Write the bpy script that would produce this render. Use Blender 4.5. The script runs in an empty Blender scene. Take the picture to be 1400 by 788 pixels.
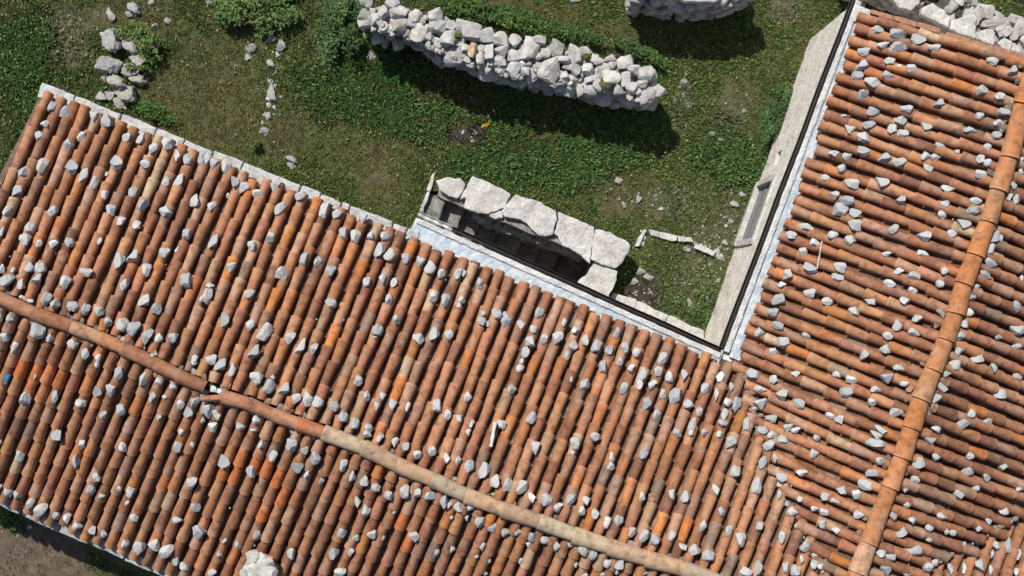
import bpy, bmesh, math, random
import numpy as np
from mathutils import Vector, Matrix, noise
from mathutils.geometry import intersect_line_line_2d
random.seed(7); rng = np.random.default_rng(7)
S = bpy.context.scene; COL = S.collection
R = math.radians

# ------------------------------------------------------------------ camera, light, exposure
CAMH, F = 21.6, 1600.0            # drone height above the courtyard, focal length in photo pixels
cam = bpy.data.cameras.new('camera'); co = bpy.data.objects.new('camera', cam); COL.objects.link(co)
co.location = (0, 0, CAMH); cam.sensor_width = 36; cam.lens = 36 * F / 1400
cam.clip_start = 0.1; cam.clip_end = 3000; S.camera = co
SUN_H = Vector((-0.48, 0.87)).normalized(); SUN_EL = R(52)
sdir = Vector((SUN_H.x * math.cos(SUN_EL), SUN_H.y * math.cos(SUN_EL), math.sin(SUN_EL)))
w = bpy.data.worlds.new('World'); S.world = w; w.use_nodes = True
nt = w.node_tree; bg = nt.nodes['Background']
sky = nt.nodes.new('ShaderNodeTexSky'); sky.sky_type = 'NISHITA'; sky.sun_disc = False
sky.sun_elevation = SUN_EL; sky.sun_rotation = math.atan2(SUN_H.x, SUN_H.y)
nt.links.new(sky.outputs[0], bg.inputs[0]); bg.inputs[1].default_value = 0.10
sl = bpy.data.lights.new('sun', 'SUN'); sl.energy = 5.0; sl.angle = R(0.5); sl.color = (1, .95, .88)
so = bpy.data.objects.new('sun', sl); COL.objects.link(so); so.rotation_euler = (-sdir).to_track_quat('-Z', 'Y').to_euler()
S.view_settings.view_transform = 'Standard'; S.view_settings.look = 'None'
S.view_settings.gamma = 1; S.view_settings.use_curve_mapping = False; S.view_settings.exposure = 0.12

# ------------------------------------------------------------------ helpers
def W(px, py, z=0.0):
    k = (CAMH - z) / F
    return Vector(((px - 700) * k, (394 - py) * k, z))
def PX(p):
    k = F / (CAMH - p.z)
    return Vector((700 + p.x * k, 394 - p.y * k))
def link(name, me, mat=None, parent=None):
    o = bpy.data.objects.new(name, me); COL.objects.link(o)
    if mat is not None and len(me.materials) == 0: me.materials.append(mat)
    if parent is not None: o.parent = parent
    return o
def tag(o, label=None, cat=None, group=None, kind=None):
    if label: o['label'] = label
    if cat: o['category'] = cat
    if group: o['group'] = group
    if kind: o['kind'] = kind
    return o
def empty(name, loc=(0, 0, 0)):
    o = bpy.data.objects.new(name, None); COL.objects.link(o); o.location = loc; o.empty_display_size = .2
    return o
def np_mesh(name, V, Fc, smooth=False, cols=None):
    """V (n,3); Fc list of arrays (m,k) with constant k"""
    me = bpy.data.meshes.new(name)
    if isinstance(Fc, np.ndarray): Fc = [Fc]
    V = np.asarray(V, dtype=np.float32)
    me.vertices.add(len(V)); me.vertices.foreach_set('co', V.ravel())
    loops = np.concatenate([f.ravel() for f in Fc]).astype(np.int32)
    sizes = np.concatenate([np.full(len(f), f.shape[1]) for f in Fc]).astype(np.int32)
    starts = np.concatenate([[0], np.cumsum(sizes)[:-1]]).astype(np.int32)
    me.loops.add(len(loops)); me.loops.foreach_set('vertex_index', loops)
    me.polygons.add(len(sizes)); me.polygons.foreach_set('loop_start', starts)
    try: me.polygons.foreach_set('loop_total', sizes)
    except Exception: pass
    me.polygons.foreach_set('use_smooth', np.full(len(sizes), smooth, dtype=bool))
    if cols is not None:
        a = me.attributes.new('tcol', 'FLOAT_COLOR', 'POINT')
        c = np.ones((len(V), 4), dtype=np.float32); c[:, :3] = cols; a.data.foreach_set('color', c.ravel())
    me.update(calc_edges=True); me.validate()
    return me
class MB:
    def __init__(s): s.v = []; s.f = {}; s.n = 0; s.c = []
    def add(s, V, faces, col=None):
        V = np.asarray(V, dtype=float)
        for f in faces: s.f.setdefault(len(f), []).append([i + s.n for i in f])
        s.v.append(V); s.n += len(V)
        col = np.asarray(col if col is not None else (1, 1, 1), dtype=float)
        s.c.append(col if col.ndim == 2 else np.tile(col, (len(V), 1)))
    def add_np(s, V, Fa, col=None):
        s.f.setdefault(Fa.shape[1], []).extend((Fa + s.n).tolist()); s.v.append(V); s.n += len(V)
        s.c.append(np.tile(np.asarray(col if col is not None else (1, 1, 1), dtype=float), (len(V), 1)))
    def mesh(s, name, smooth=False):
        return np_mesh(name, np.concatenate(s.v), [np.array(x) for x in s.f.values()], smooth, np.concatenate(s.c))
    def box(s, c, ax, ay, az, hx, hy, hz, col=None):
        c = np.array(c); ax = np.array(ax) * hx; ay = np.array(ay) * hy; az = np.array(az) * hz
        V = [c + i * ax + j * ay + k * az for k in (-1, 1) for j in (-1, 1) for i in (-1, 1)]
        s.add(V, [(0, 2, 3, 1), (4, 5, 7, 6), (0, 1, 5, 4), (2, 6, 7, 3), (0, 4, 6, 2), (1, 3, 7, 5)], col)

# ------------------------------------------------------------------ materials
def mat(name):
    m = bpy.data.materials.new(name); m.use_nodes = True
    n = m.node_tree.nodes; l = m.node_tree.links; b = n['Principled BSDF']
    b.inputs['Roughness'].default_value = .9
    if 'Specular IOR Level' in b.inputs: b.inputs['Specular IOR Level'].default_value = .25
    return m, n, l, b
def tex(n, l, kind='ShaderNodeTexNoise', scale=5, coord='Object', detail=6, rough=.6, vec=None):
    tc = n.new('ShaderNodeTexCoord'); t = n.new(kind); t.inputs['Scale'].default_value = scale
    if kind == 'ShaderNodeTexNoise': t.inputs['Detail'].default_value = detail; t.inputs['Roughness'].default_value = rough
    l.new(vec if vec is not None else tc.outputs[coord], t.inputs['Vector']); return t
def ramp(n, l, src, stops):
    r = n.new('ShaderNodeValToRGB'); e = r.color_ramp.elements
    while len(e) < len(stops): e.new(.5)
    for i, (p, c) in enumerate(stops):
        e[i].position = p; e[i].color = (*c, 1) if len(c) == 3 else c
    l.new(src, r.inputs[0]); return r
def mix(n, l, a, b, fac, mode='MIX'):
    m = n.new('ShaderNodeMix'); m.data_type = 'RGBA'; m.blend_type = mode
    for s, i in ((a, 6), (b, 7)):
        if isinstance(s, tuple): m.inputs[i].default_value = (*s, 1)
        else: l.new(s, m.inputs[i])
    if isinstance(fac, float): m.inputs[0].default_value = fac
    else: l.new(fac, m.inputs[0])
    return m.outputs[2]
def bump(n, l, b, h, strength=.4, dist=.02):
    bp = n.new('ShaderNodeBump'); bp.inputs['Strength'].default_value = strength; bp.inputs['Distance'].default_value = dist
    l.new(h, bp.inputs['Height']); l.new(bp.outputs[0], b.inputs['Normal'])
g3 = lambda v: (v, v, v)
def stone_mat(name, lo, hi, scale=6, spots=.25, use_attr=False, bs=.5, objrand=False):
    m, n, l, b = mat(name)
    t = tex(n, l, scale=scale, detail=8, rough=.65)
    c = ramp(n, l, t.outputs[0], [(.3, lo), (.62, hi)]).outputs[0]
    t2 = tex(n, l, scale=scale * 6, detail=5)
    d = ramp(n, l, t2.outputs[0], [(.36, (.55, .54, .52)), (.5, (1, 1, 1))]).outputs[0]
    c = mix(n, l, c, d, spots * 2.2 if spots < .45 else 1.0, 'MULTIPLY')
    if use_attr:
        a = n.new('ShaderNodeAttribute'); a.attribute_name = 'tcol'
        c = mix(n, l, c, a.outputs['Color'], 1.0, 'MULTIPLY')
    if objrand:
        oi = n.new('ShaderNodeObjectInfo')
        r = ramp(n, l, oi.outputs['Random'], [(0, (.76, .77, .79)), (.5, (.95, .95, .95)), (.8, (1.05, 1.04, 1.0)), (1, (.9, .87, .8))]).outputs[0]
        c = mix(n, l, c, r, 1.0, 'MULTIPLY')
    l.new(c, b.inputs['Base Color'])
    t3 = tex(n, l, scale=scale * 4, detail=8, rough=.7)
    bump(n, l, b, t3.outputs[0], bs, .03)
    return m
M = {}
M['rock'] = stone_mat('grey_limestone', (.30, .305, .31), (.57, .57, .56), scale=11, spots=.24, objrand=True, bs=.5)
M['rock_mass'] = stone_mat('grey_limestone_loose', (.30, .305, .31), (.57, .57, .56), scale=11, spots=.24, use_attr=True, bs=.5)
M['wallstone'] = stone_mat('wall_limestone', (.25, .24, .225), (.49, .48, .455), scale=7, spots=.2, use_attr=True, bs=.6)
M['slab'] = stone_mat('stone_slab', (.36, .35, .325), (.56, .55, .52), scale=4, spots=.3, bs=.7)
M['step'] = stone_mat('worn_stone_step', (.09, .085, .075), (.30, .29, .265), scale=4, spots=.4, bs=.8)
M['core'] = stone_mat('dark_mortar', (.035, .032, .028), (.11, .10, .09), scale=8, spots=.4, bs=.8)
M['cornice'] = stone_mat('cornice_stone', (.34, .34, .33), (.58, .58, .565), scale=7, spots=.4, bs=.8)
M['lower_cornice'] = stone_mat('weathered_cornice', (.20, .21, .215), (.40, .41, .41), scale=7, spots=.4, bs=.6)
M['mortar'] = stone_mat('white_mortar', (.40, .40, .39), (.62, .62, .61), scale=6, spots=.42, bs=.5)

def tile_mat(name):
    m, n, l, b = mat(name)
    a = n.new('ShaderNodeAttribute'); a.attribute_name = 'tcol'
    t = tex(n, l, scale=9, detail=7, rough=.65)
    v = ramp(n, l, t.outputs[0], [(.28, (.5, .45, .43)), (.5, (1, 1, 1)), (.72, (1.28, 1.25, 1.24))]).outputs[0]
    c = mix(n, l, a.outputs['Color'], v, 1.0, 'MULTIPLY')
    t2 = tex(n, l, scale=3.0, detail=8, rough=.7)                     # chalky bloom
    f = ramp(n, l, t2.outputs[0], [(.52, g3(0)), (.70, g3(.5))]).outputs[0]
    c = mix(n, l, c, (.45, .31, .22), f)
    t5 = tex(n, l, scale=5.5, detail=9, rough=.75)                    # dark lichen stains
    f5 = ramp(n, l, t5.outputs[0], [(.56, g3(0)), (.68, g3(.8))]).outputs[0]
    c = mix(n, l, c, (.085, .062, .05), f5)
    t3 = tex(n, l, scale=48, detail=3, rough=.6)                      # pale specks
    f3 = ramp(n, l, t3.outputs[0], [(.69, g3(0)), (.73, g3(.75))]).outputs[0]
    c = mix(n, l, c, (.50, .47, .43), f3)
    t4 = tex(n, l, scale=30, detail=3)
    f4 = ramp(n, l, t4.outputs[0], [(.68, g3(0)), (.74, g3(.7))]).outputs[0]
    c = mix(n, l, c, (.10, .055, .035), f4)
    l.new(c, b.inputs['Base Color']); b.inputs['Roughness'].default_value = .85
    tb = tex(n, l, scale=45, detail=6, rough=.7)
    bump(n, l, b, tb.outputs[0], .5, .012)
    return m
M['tile'] = tile_mat('terracotta')
def blue_mat():
    m, n, l, b = mat('flaking_blue_paint')
    t = tex(n, l, scale=7, detail=8, rough=.7)
    c = ramp(n, l, t.outputs[0], [(.34, (.58, .59, .59)), (.46, (.50, .54, .56)), (.56, (.33, .42, .48)), (.64, (.46, .50, .53)), (.75, (.40, .47, .52))]).outputs[0]
    l.new(c, b.inputs['Base Color']); t2 = tex(n, l, scale=25, detail=8); bump(n, l, b, t2.outputs[0], .7, .03)
    return m
M['blue'] = blue_mat()
def facade_mat():
    m, n, l, b = mat('rough_cream_plaster')
    mp = n.new('ShaderNodeMapping'); tc = n.new('ShaderNodeTexCoord'); l.new(tc.outputs['Object'], mp.inputs[0])
    mp.inputs['Scale'].default_value = (1, 1, .35)
    t = tex(n, l, scale=5, detail=9, rough=.7, vec=mp.outputs[0])
    c = ramp(n, l, t.outputs[0], [(.28, (.38, .33, .26)), (.40, (.63, .585, .50)), (.65, (.80, .765, .69))]).outputs[0]
    t2 = tex(n, l, scale=38, detail=5, vec=mp.outputs[0])
    d = ramp(n, l, t2.outputs[0], [(.33, (.45, .4, .35)), (.44, (1, 1, 1))]).outputs[0]
    c = mix(n, l, c, d, .85, 'MULTIPLY'); l.new(c, b.inputs['Base Color'])
    t3 = tex(n, l, scale=22, detail=8, rough=.7, vec=mp.outputs[0]); bump(n, l, b, t3.outputs[0], .8, .04)
    return m
M['facade'] = facade_mat()
def plain(name, c, rough=.8, metal=0., var=.35, scale=12):
    m, n, l, b = mat(name)
    t = tex(n, l, scale=scale, detail=7)
    lo = tuple(x * (1 - var) for x in c); hi = tuple(min(1, x * (1 + var)) for x in c)
    l.new(ramp(n, l, t.outputs[0], [(.3, lo), (.7, hi)]).outputs[0], b.inputs['Base Color'])
    b.inputs['Roughness'].default_value = rough; b.inputs['Metallic'].default_value = metal
    t3 = tex(n, l, scale=scale * 4); bump(n, l, b, t3.outputs[0], .3, .01)
    return m
M['gutter'] = plain('rusted_gutter', (.022, .018, .016), .6)
M['zinc'] = plain('dull_zinc', (.42, .42, .41), .5, .3)
M['verge'] = plain('brown_verge_board', (.16, .10, .07), .85)
M['brick'] = plain('thin_red_brick', (.33, .17, .11), .9)
M['wood'] = plain('pale_bleached_wood', (.52, .47, .40), .8)
M['plastic'] = plain('white_plastic', (.42, .44, .46), .5, 0, .08)
M['bluecap'] = plain('blue_plastic', (.04, .22, .42), .4, 0, .1)
M['grille'] = plain('grey_weathered_board', (.20, .20, .195), .6)
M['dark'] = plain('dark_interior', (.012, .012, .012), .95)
M['stem'] = plain('plant_stem', (.09, .07, .035), .9)
def leaf_mat(name):
    m, n, l, b = mat(name)
    a = n.new('ShaderNodeAttribute'); a.attribute_name = 'tcol'
    l.new(a.outputs['Color'], b.inputs['Base Color']); b.inputs['Roughness'].default_value = .65
    tr = n.new('ShaderNodeBsdfTranslucent'); l.new(a.outputs['Color'], tr.inputs[0])
    ms = n.new('ShaderNodeMixShader'); ms.inputs[0].default_value = .25
    l.new(b.outputs[0], ms.inputs[1]); l.new(tr.outputs[0], ms.inputs[2])
    l.new(ms.outputs[0], n['Material Output'].inputs[0]); return m
M['leaf'] = leaf_mat('leaf')
def ground_mat():
    m, n, l, b = mat('courtyard_ground')
    a = n.new('ShaderNodeAttribute'); a.attribute_name = 'tcol'
    t = tex(n, l, scale=7, detail=10, rough=.75)
    v = ramp(n, l, t.outputs[0], [(.3, g3(.45)), (.5, g3(.95)), (.72, g3(1.55))]).outputs[0]
    c = mix(n, l, a.outputs['Color'], v, 1.0, 'MULTIPLY')
    t2 = tex(n, l, scale=60, detail=4)
    v2 = ramp(n, l, t2.outputs[0], [(.35, g3(.55)), (.6, g3(1.2))]).outputs[0]
    c = mix(n, l, c, v2, 1.0, 'MULTIPLY')
    l.new(c, b.inputs['Base Color']); b.inputs['Roughness'].default_value = 1
    t3 = tex(n, l, scale=30, detail=9, rough=.75); bump(n, l, b, t3.outputs[0], .8, .05)
    return m
M['ground'] = ground_mat()

# ------------------------------------------------------------------ ground colour field (shared by soil and grass)
# (px, py, rx, ry, kind)  kind: d dry moss, s pale soil, k dark soil, g gravelly, l lush
SPOTS = [(265,120,75,60,'d'),(290,195,80,45,'d'),(105,40,40,35,'s'),(180,25,70,45,'d'),(90,75,25,20,'s'),(500,215,60,28,'d'),
 (530,250,40,25,'d'),(440,70,12,12,'s'),(448,88,8,10,'s'),(645,183,26,16,'k'),(645,120,40,30,'d'),(590,120,25,20,'d'),(955,385,50,45,'g'),(970,330,50,30,'g'),
 (1000,160,28,45,'g'),(935,140,16,30,'g'),(1010,130,25,30,'d'),(920,280,60,25,'g'),(30,755,85,55,'b'),(60,790,90,40,'b'),(1000,300,22,60,'g'),
 (720,20,60,25,'d'),(885,55,22,16,'d'),(1070,12,22,20,'s'),(380,190,30,30,'d'),(20,130,70,90,'l'),(40,60,40,50,'l'),(560,120,80,60,'l'),
 (480,130,60,60,'l'),(780,220,90,40,'l'),(680,230,60,30,'l'),(1000,220,45,60,'l'),(700,180,60,30,'l'),(1250,40,70,30,'l'),(525,242,14,9,'s'),(330,165,40,25,'d'),
 (860,260,50,30,'d'),(885,410,30,30,'k')]
PAL = dict(base=(.128,.148,.052), d=(.138,.126,.053), s=(.20,.16,.115), k=(.065,.05,.042), g=(.15,.142,.082), l=(.102,.15,.054), b=(.185,.135,.098))
def field(x, y):
    """x, y world arrays at z=0 -> colour (n,3), grass density (n), lushness"""
    k = F / CAMH; px = 700 + x * k; py = 394 - y * k
    n1 = np.array([noise.fractal((a * .55, b * .55, 3.1), 1.0, 2.0, 4) for a, b in zip(x, y)])
    n2 = np.array([noise.fractal((a * 1.9, b * 1.9, 9.7), 1.0, 2.0, 4) for a, b in zip(x, y)])
    W_ = {c: np.zeros(len(x)) for c in 'dskglb'}
    for (cx, cy, rx, ry, c) in SPOTS:
        d = ((px - cx) / rx) ** 2 + ((py - cy) / ry) ** 2
        W_[c] = np.maximum(W_[c], np.clip(1.45 - d - n2 * 1.1, 0, 1))
    W_['d'] = np.maximum(W_['d'], np.clip((n1 + .3 * n2) * 1.6 - .15, 0, .75))
    col = np.tile(np.array(PAL['base']), (len(x), 1))
    for c in 'ldgksb':
        ww = W_[c][:, None] * {'s': .5, 'k': .9, 'b': .95, 'g': .6}.get(c, .85); col = col * (1 - ww) + np.array(PAL[c]) * ww
    dens = 1 - np.maximum(.6 * W_['s'], .93 * np.maximum(W_['k'], W_['b'])) - .45 * W_['g'] - .12 * W_['d']
    return col, np.clip(dens * (1 + .5 * n2), .02, 1), np.clip(W_['l'] + .35 - W_['d'] * .8, 0, 1)

def inside(poly, x, y):
    c = np.zeros(len(x), bool); n = len(poly)
    for i in range(n):
        (x1, y1), (x2, y2) = poly[i], poly[(i + 1) % n]
        cond = ((y1 > y) != (y2 > y)) & (x < (x2 - x1) * (y - y1) / ((y2 - y1) if y2 != y1 else 1e-9) + x1)
        c ^= cond
    return c

HE, HR = 2.6, 3.85                 # eave and ridge heights
# stairwell hole in the ground (world polygon, z = 0)
PIT = [tuple(W(*p, 0)[:2]) for p in [(583,266),(600,256),(640,276),(720,305),(800,336),(822,372),(815,405),(770,420),(565,322)]]
PITR = [tuple(W(*p, 0)[:2]) for p in [(580,262),(600,252),(640,272),(720,301),(800,332),(828,372),(820,412),(770,426),(556,322)]]
def gz(x, y): return .035 * noise.fractal((x * .8, y * .8, 0), 1, 2, 3) + .05 * noise.noise((x * .25, y * .25, 5))
def build_ground():
    st = .11; xs = np.arange(-13, 13.01, st); ys = np.arange(-8, 8.01, st)
    nx, ny = len(xs), len(ys)
    X, Y = np.meshgrid(xs, ys); x = X.ravel(); y = Y.ravel()
    col, _, _ = field(x, y); col = col * .8
    z = np.array([gz(a, b) for a, b in zip(x, y)])
    edge = np.minimum(np.minimum(x + 13, 13 - x), np.minimum(y + 8, 8 - y)); z *= np.clip(edge / 1.0, 0, 1)
    V = np.stack([x, y, z], 1)
    i, j = np.meshgrid(np.arange(nx - 1), np.arange(ny - 1)); a = (j * nx + i).ravel()
    Q = np.stack([a, a + 1, a + nx + 1, a + nx], 1)
    cx = x[Q].mean(1); cy = y[Q].mean(1)
    Q = Q[~inside(PIT, cx, cy)]
    n0 = len(V); x0, x1, y0, y1 = xs[0], xs[-1], ys[0], ys[-1]; B = 900
    V = np.concatenate([V, [(x0,y0,0),(x1,y0,0),(x1,y1,0),(x0,y1,0),(-B,-B,0),(B,-B,0),(B,B,0),(-B,B,0)]])
    Q = np.concatenate([Q, [(n0+4,n0+5,n0+1,n0),(n0+5,n0+6,n0+2,n0+1),(n0+6,n0+7,n0+3,n0+2),(n0+7,n0+4,n0,n0+3)]])
    col = np.concatenate([col, np.tile(np.array(PAL['base']) * .6, (8, 1))])
    o = link('ground', np_mesh('ground', V, Q, True, col), M['ground']); o['kind'] = 'structure'
build_ground()

# ------------------------------------------------------------------ rocks
def rock_geo(seed, sub=3, planes=13, rough=.10):
    r = random.Random(seed); bm = bmesh.new(); bmesh.ops.create_icosphere(bm, subdivisions=sub, radius=1)
    V = np.array([v.co[:] for v in bm.verts]); Fa = np.array([[v.index for v in f.verts] for f in bm.faces]); bm.free()
    for _ in range(planes):
        n = np.array([r.gauss(0, 1), r.gauss(0, 1), r.gauss(0, .8)]); n /= np.linalg.norm(n); d = r.uniform(.36, .80)
        s = V @ n - d; m = s > 0; V[m] -= np.outer(s[m] * .97, n)
    o = r.uniform(0, 50)
    for i in range(len(V)):
        p = V[i]; V[i] = p * (1 + rough * noise.fractal((p[0] * 3 + o, p[1] * 3, p[2] * 3), 1, 2, 3))
    V -= (V.max(0) + V.min(0)) / 2; V /= (V.max(0) - V.min(0)) / 2
    return V, Fa
def block_geo(seed):
    r = random.Random(seed); V, Fa = rock_geo(seed, 3, 0, 0)
    V = np.sign(V) * np.abs(V) ** .42
    V /= np.abs(V).max(0)
    for _ in range(13):
        n = np.array([r.gauss(0, 1), r.gauss(0, 1), r.gauss(0, .8)]); n /= np.linalg.norm(n); d = r.uniform(.66, 1.0)
        q = V @ n - d; m = q > 0; V[m] -= np.outer(q[m] * .97, n)
    o = r.uniform(0, 50)
    for i in range(len(V)):
        p = V[i]; V[i] = p * (1 + .05 * noise.fractal((p[0] * 2.2 + o, p[1] * 2.2, p[2] * 2.2), 1, 2, 4))
    V -= (V.max(0) + V.min(0)) / 2; V /= (V.max(0) - V.min(0)) / 2
    return V, Fa
ROCKS = [rock_geo(i) for i in range(28)]
BLOCKS = [block_geo(i + 300) for i in range(16)]
ROCKS_LO = [rock_geo(i + 100, sub=2) for i in range(20)]
ROCK_ME = []; BOULDER_ME = []
M['boulder'] = stone_mat('pitted_boulder', (.22, .215, .20), (.60, .59, .56), scale=6, spots=.42, objrand=True, bs=.8)
for i in range(12):
    V, Fa = rock_geo(i + 500, sub=4, planes=8, rough=0.0); o_ = i * 7.3
    for q in range(len(V)):
        p = V[q]; f_ = noise.fractal((p[0] * 2.1 + o_, p[1] * 2.1, p[2] * 2.1), .9, 2, 6); rd = noise.turbulence((p[0] * 3 + o_, p[1] * 3, p[2] * 3), 3, False)
        V[q] = p * (1 + .22 * f_ - .10 * rd)
    V -= (V.max(0) + V.min(0)) / 2; V /= (V.max(0) - V.min(0)) / 2
    me = np_mesh('boulder_shape', V, Fa, True); me.materials.append(M['boulder']); BOULDER_ME.append(me)
for i, (V, Fa) in enumerate(ROCKS):
    me = np_mesh('stone_shape', V, Fa, False); me.materials.append(M['rock']); ROCK_ME.append(me)
def rotz(a): c, s = math.cos(a), math.sin(a); return np.array([[c, -s, 0], [s, c, 0], [0, 0, 1]])
def rock_into(mb, pos, hx, hy, hz, ang, col=None, geos=None, tilt=0.1):
    V, Fa = random.choice(geos or ROCKS_LO)
    q = np.array(Matrix.Rotation(random.uniform(-tilt, tilt), 3, 'X') @ Matrix.Rotation(random.uniform(-tilt, tilt), 3, 'Y'))
    flip = np.array([random.choice((-1, 1)), random.choice((-1, 1)), 1.]);
    Fb = Fa if flip[0] * flip[1] > 0 else Fa[:, ::-1]
    P = (V * flip * np.array([hx, hy, hz])) @ (rotz(ang) @ q).T + np.array(pos)
    mb.add_np(P, Fb, col)
def grey(lo=.8, hi=1.12):
    g = random.uniform(lo, hi); return (g * random.uniform(.99, 1.02), g, g * random.uniform(.94, 1.01))

def slab_geo(mb, poly, ztop, thick, rough=.012, bev=.025, cuts=2, col=None, drop=None):
    """irregular stone slab from a px outline seen at height ztop"""
    bm = bmesh.new(); pts = [W(x, y, ztop) for x, y in poly]
    if sum(a.x * b.y - b.x * a.y for a, b in zip(pts, pts[1:] + pts[:1])) < 0: pts = pts[::-1]
    vs = [bm.verts.new(p) for p in pts]; f = bm.faces.new(vs)
    r = bmesh.ops.extrude_face_region(bm, geom=[f]); nv = [e for e in r['geom'] if isinstance(e, bmesh.types.BMVert)]
    f.normal_flip()
    c = sum((v.co for v in nv), Vector()) / len(nv)
    for v in vs: v.co.z -= thick
    bmesh.ops.recalc_face_normals(bm, faces=bm.faces[:])
    bmesh.ops.bevel(bm, geom=bm.edges[:], offset=bev, segments=2, affect='EDGES', profile=.6)
    bmesh.ops.triangulate(bm, faces=bm.faces[:])
    for _ in range(cuts):
        es = [e for e in bm.edges if e.calc_length() > .07]
        if es: bmesh.ops.subdivide_edges(bm, edges=es, cuts=1); bmesh.ops.triangulate(bm, faces=bm.faces[:])
    bmesh.ops.remove_doubles(bm, verts=bm.verts[:], dist=.002); bmesh.ops.dissolve_degenerate(bm, edges=bm.edges[:], dist=.002)
    bmesh.ops.triangulate(bm, faces=bm.faces[:])
    o = random.uniform(0, 90)
    for v in bm.verts:
        p = v.co
        d = noise.fractal((p.x * 5 + o, p.y * 5, p.z * 5), 1, 2, 5)
        e = noise.noise((p.x * 2.5 + o, p.y * 2.5, 7)); 
        v.co += Vector((noise.noise((p.x*9+o, p.y*9, 1)), noise.noise((p.x*9, p.y*9+o, 2)), 0)) * rough * 1.2 + Vector((0, 0, d * rough + e * rough))
    bm.verts.index_update()
    mb.add([v.co[:] for v in bm.verts], [[v.index for v in f.verts] for f in bm.faces], col)
    bm.free()

# ------------------------------------------------------------------ roof slopes
MAIN_RIDGE = [(-400,235),(-51,386),(0,406),(32,421),(54,430),(107,449),(144,464),(175,478),(220,500),(250,515),(285,530),(311,541),(345,551),(379,566),(412,579),
              (450,592),(502,613),(547,636),(595,656),(641,678),(690,696),(741,713),(787,731),(835,747),(886,763),(937,777),(990,797),(1060,826),(1300,920),(1700,1080)]
WING_RIDGE = [(1440,-10),(1412,92),(1396,140),(1378,212),(1363,257),(1349,300),(1332,345),(1316,384),(1305,424),(1292,460),(1275,501),(1258,541),(1245,580),(1232,620),(1216,661),(1202,698),(1187,736),(1172,776),(1158,815),(1120,920)]
VAL_L = [(985,440),(1004,490),(1014,510),(1024,535),(1031,560),(1040,590),(1056,641),(1080,691),(1093,721),(1107,751),(1121,781),(1135,815),(1185,930)]
VAL_R = [(1480,640),(1397,701),(1375,716),(1360,724),(1320,748),(1290,762),(1275,771),(1230,800),(1150,850)]
def ang_dir(a, sx, sy): return Vector((sx * math.cos(a), sy * math.sin(a)))
def poly_hit(a, b, pl):
    best = None; d = (b - a)
    for p, q in zip(pl, pl[1:]):
        h = intersect_line_line_2d(a - d * .2, a + d * 4, Vector(p), Vector(q))
        if h is not None:
            t = (h - a).length
            if best is None or t < best[0]: best = (t, h)
    return best[1] if best else b
class Slope:
    def __init__(s, E0, E1, R0, R1, N, ridge, ze=HE, zr=HR):
        s.E0, s.E1, s.R0, s.R1 = map(Vector, (E0, E1, R0, R1)); s.N = N; s.ridge = ridge; s.ze, s.zr = ze, zr; s.cache = {}
    def ends(s, u):
        k = round(u * 8)
        if k in s.cache: return s.cache[k]
        t = u / s.N; e = s.E0.lerp(s.E1, t) ; r = s.R0.lerp(s.R1, t); r = poly_hit(e, r, s.ridge)
        s.cache[k] = (W(e.x, e.y, s.ze), W(r.x, r.y, s.zr)); return s.cache[k]
    def P(s, u, v):
        k = math.floor(u * 8) / 8; a, b = s.ends(k); c, d = s.ends(k + .125); f = (u - k) * 8
        return a.lerp(c, f).lerp(b.lerp(d, f), v)
    def inv(s, px, py):
        u, v = s.N / 2, .5
        for _ in range(25):
            p = PX(s.P(u, v)); pu = (PX(s.P(u + .5, v)) - p) * 2; pv = (PX(s.P(u, v + .05)) - p) * 20
            e = Vector((px, py)) - p; det = pu.x * pv.y - pu.y * pv.x
            u += max(-8, min(8, (e.x * pv.y - e.y * pv.x) / det)); v += max(-.5, min(.5, (pu.x * e.y - pu.y * e.x) / det))
            if e.length < .05: break
        return u, v
def side(pl, p):
    """signed side of px point to polyline (positive = clockwise / right when travelling along it)"""
    best = (1e9, 0)
    for a, b in zip(pl, pl[1:]):
        a, b = Vector(a), Vector(b); d = b - a; t = max(0, min(1, (p - a).dot(d) / d.length_squared)); q = a + d * t
        dist = (p - q).length
        if dist < best[0]: best = (dist, (1 if d.x * (p.y - a.y) - d.y * (p.x - a.x) > 0 else -1) * dist)
    return best[1]
P1 = Slope((69,131), (997,500), (-51,386), (905,760), 56, MAIN_RIDGE)
P2 = Slope((6,684), (984,1098), (101,424), (1104,842), 60, MAIN_RIDGE)
P3 = Slope((1176,25), (1010,486), (1412,92), (1245,586), 28, WING_RIDGE)
P4 = Slope((1652,210), (1424,862), (1412,92), (1172,776), 39, WING_RIDGE)
in_P1a = lambda p: side(VAL_L, p) > 0        # courtyard side, west of the left valley
in_P1b = lambda p: side(VAL_R, p) < 0 and p.x > 1130
in_P3 = lambda p: side(VAL_L, p) < 0
in_P4 = lambda p: side(VAL_R, p) > 0

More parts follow.
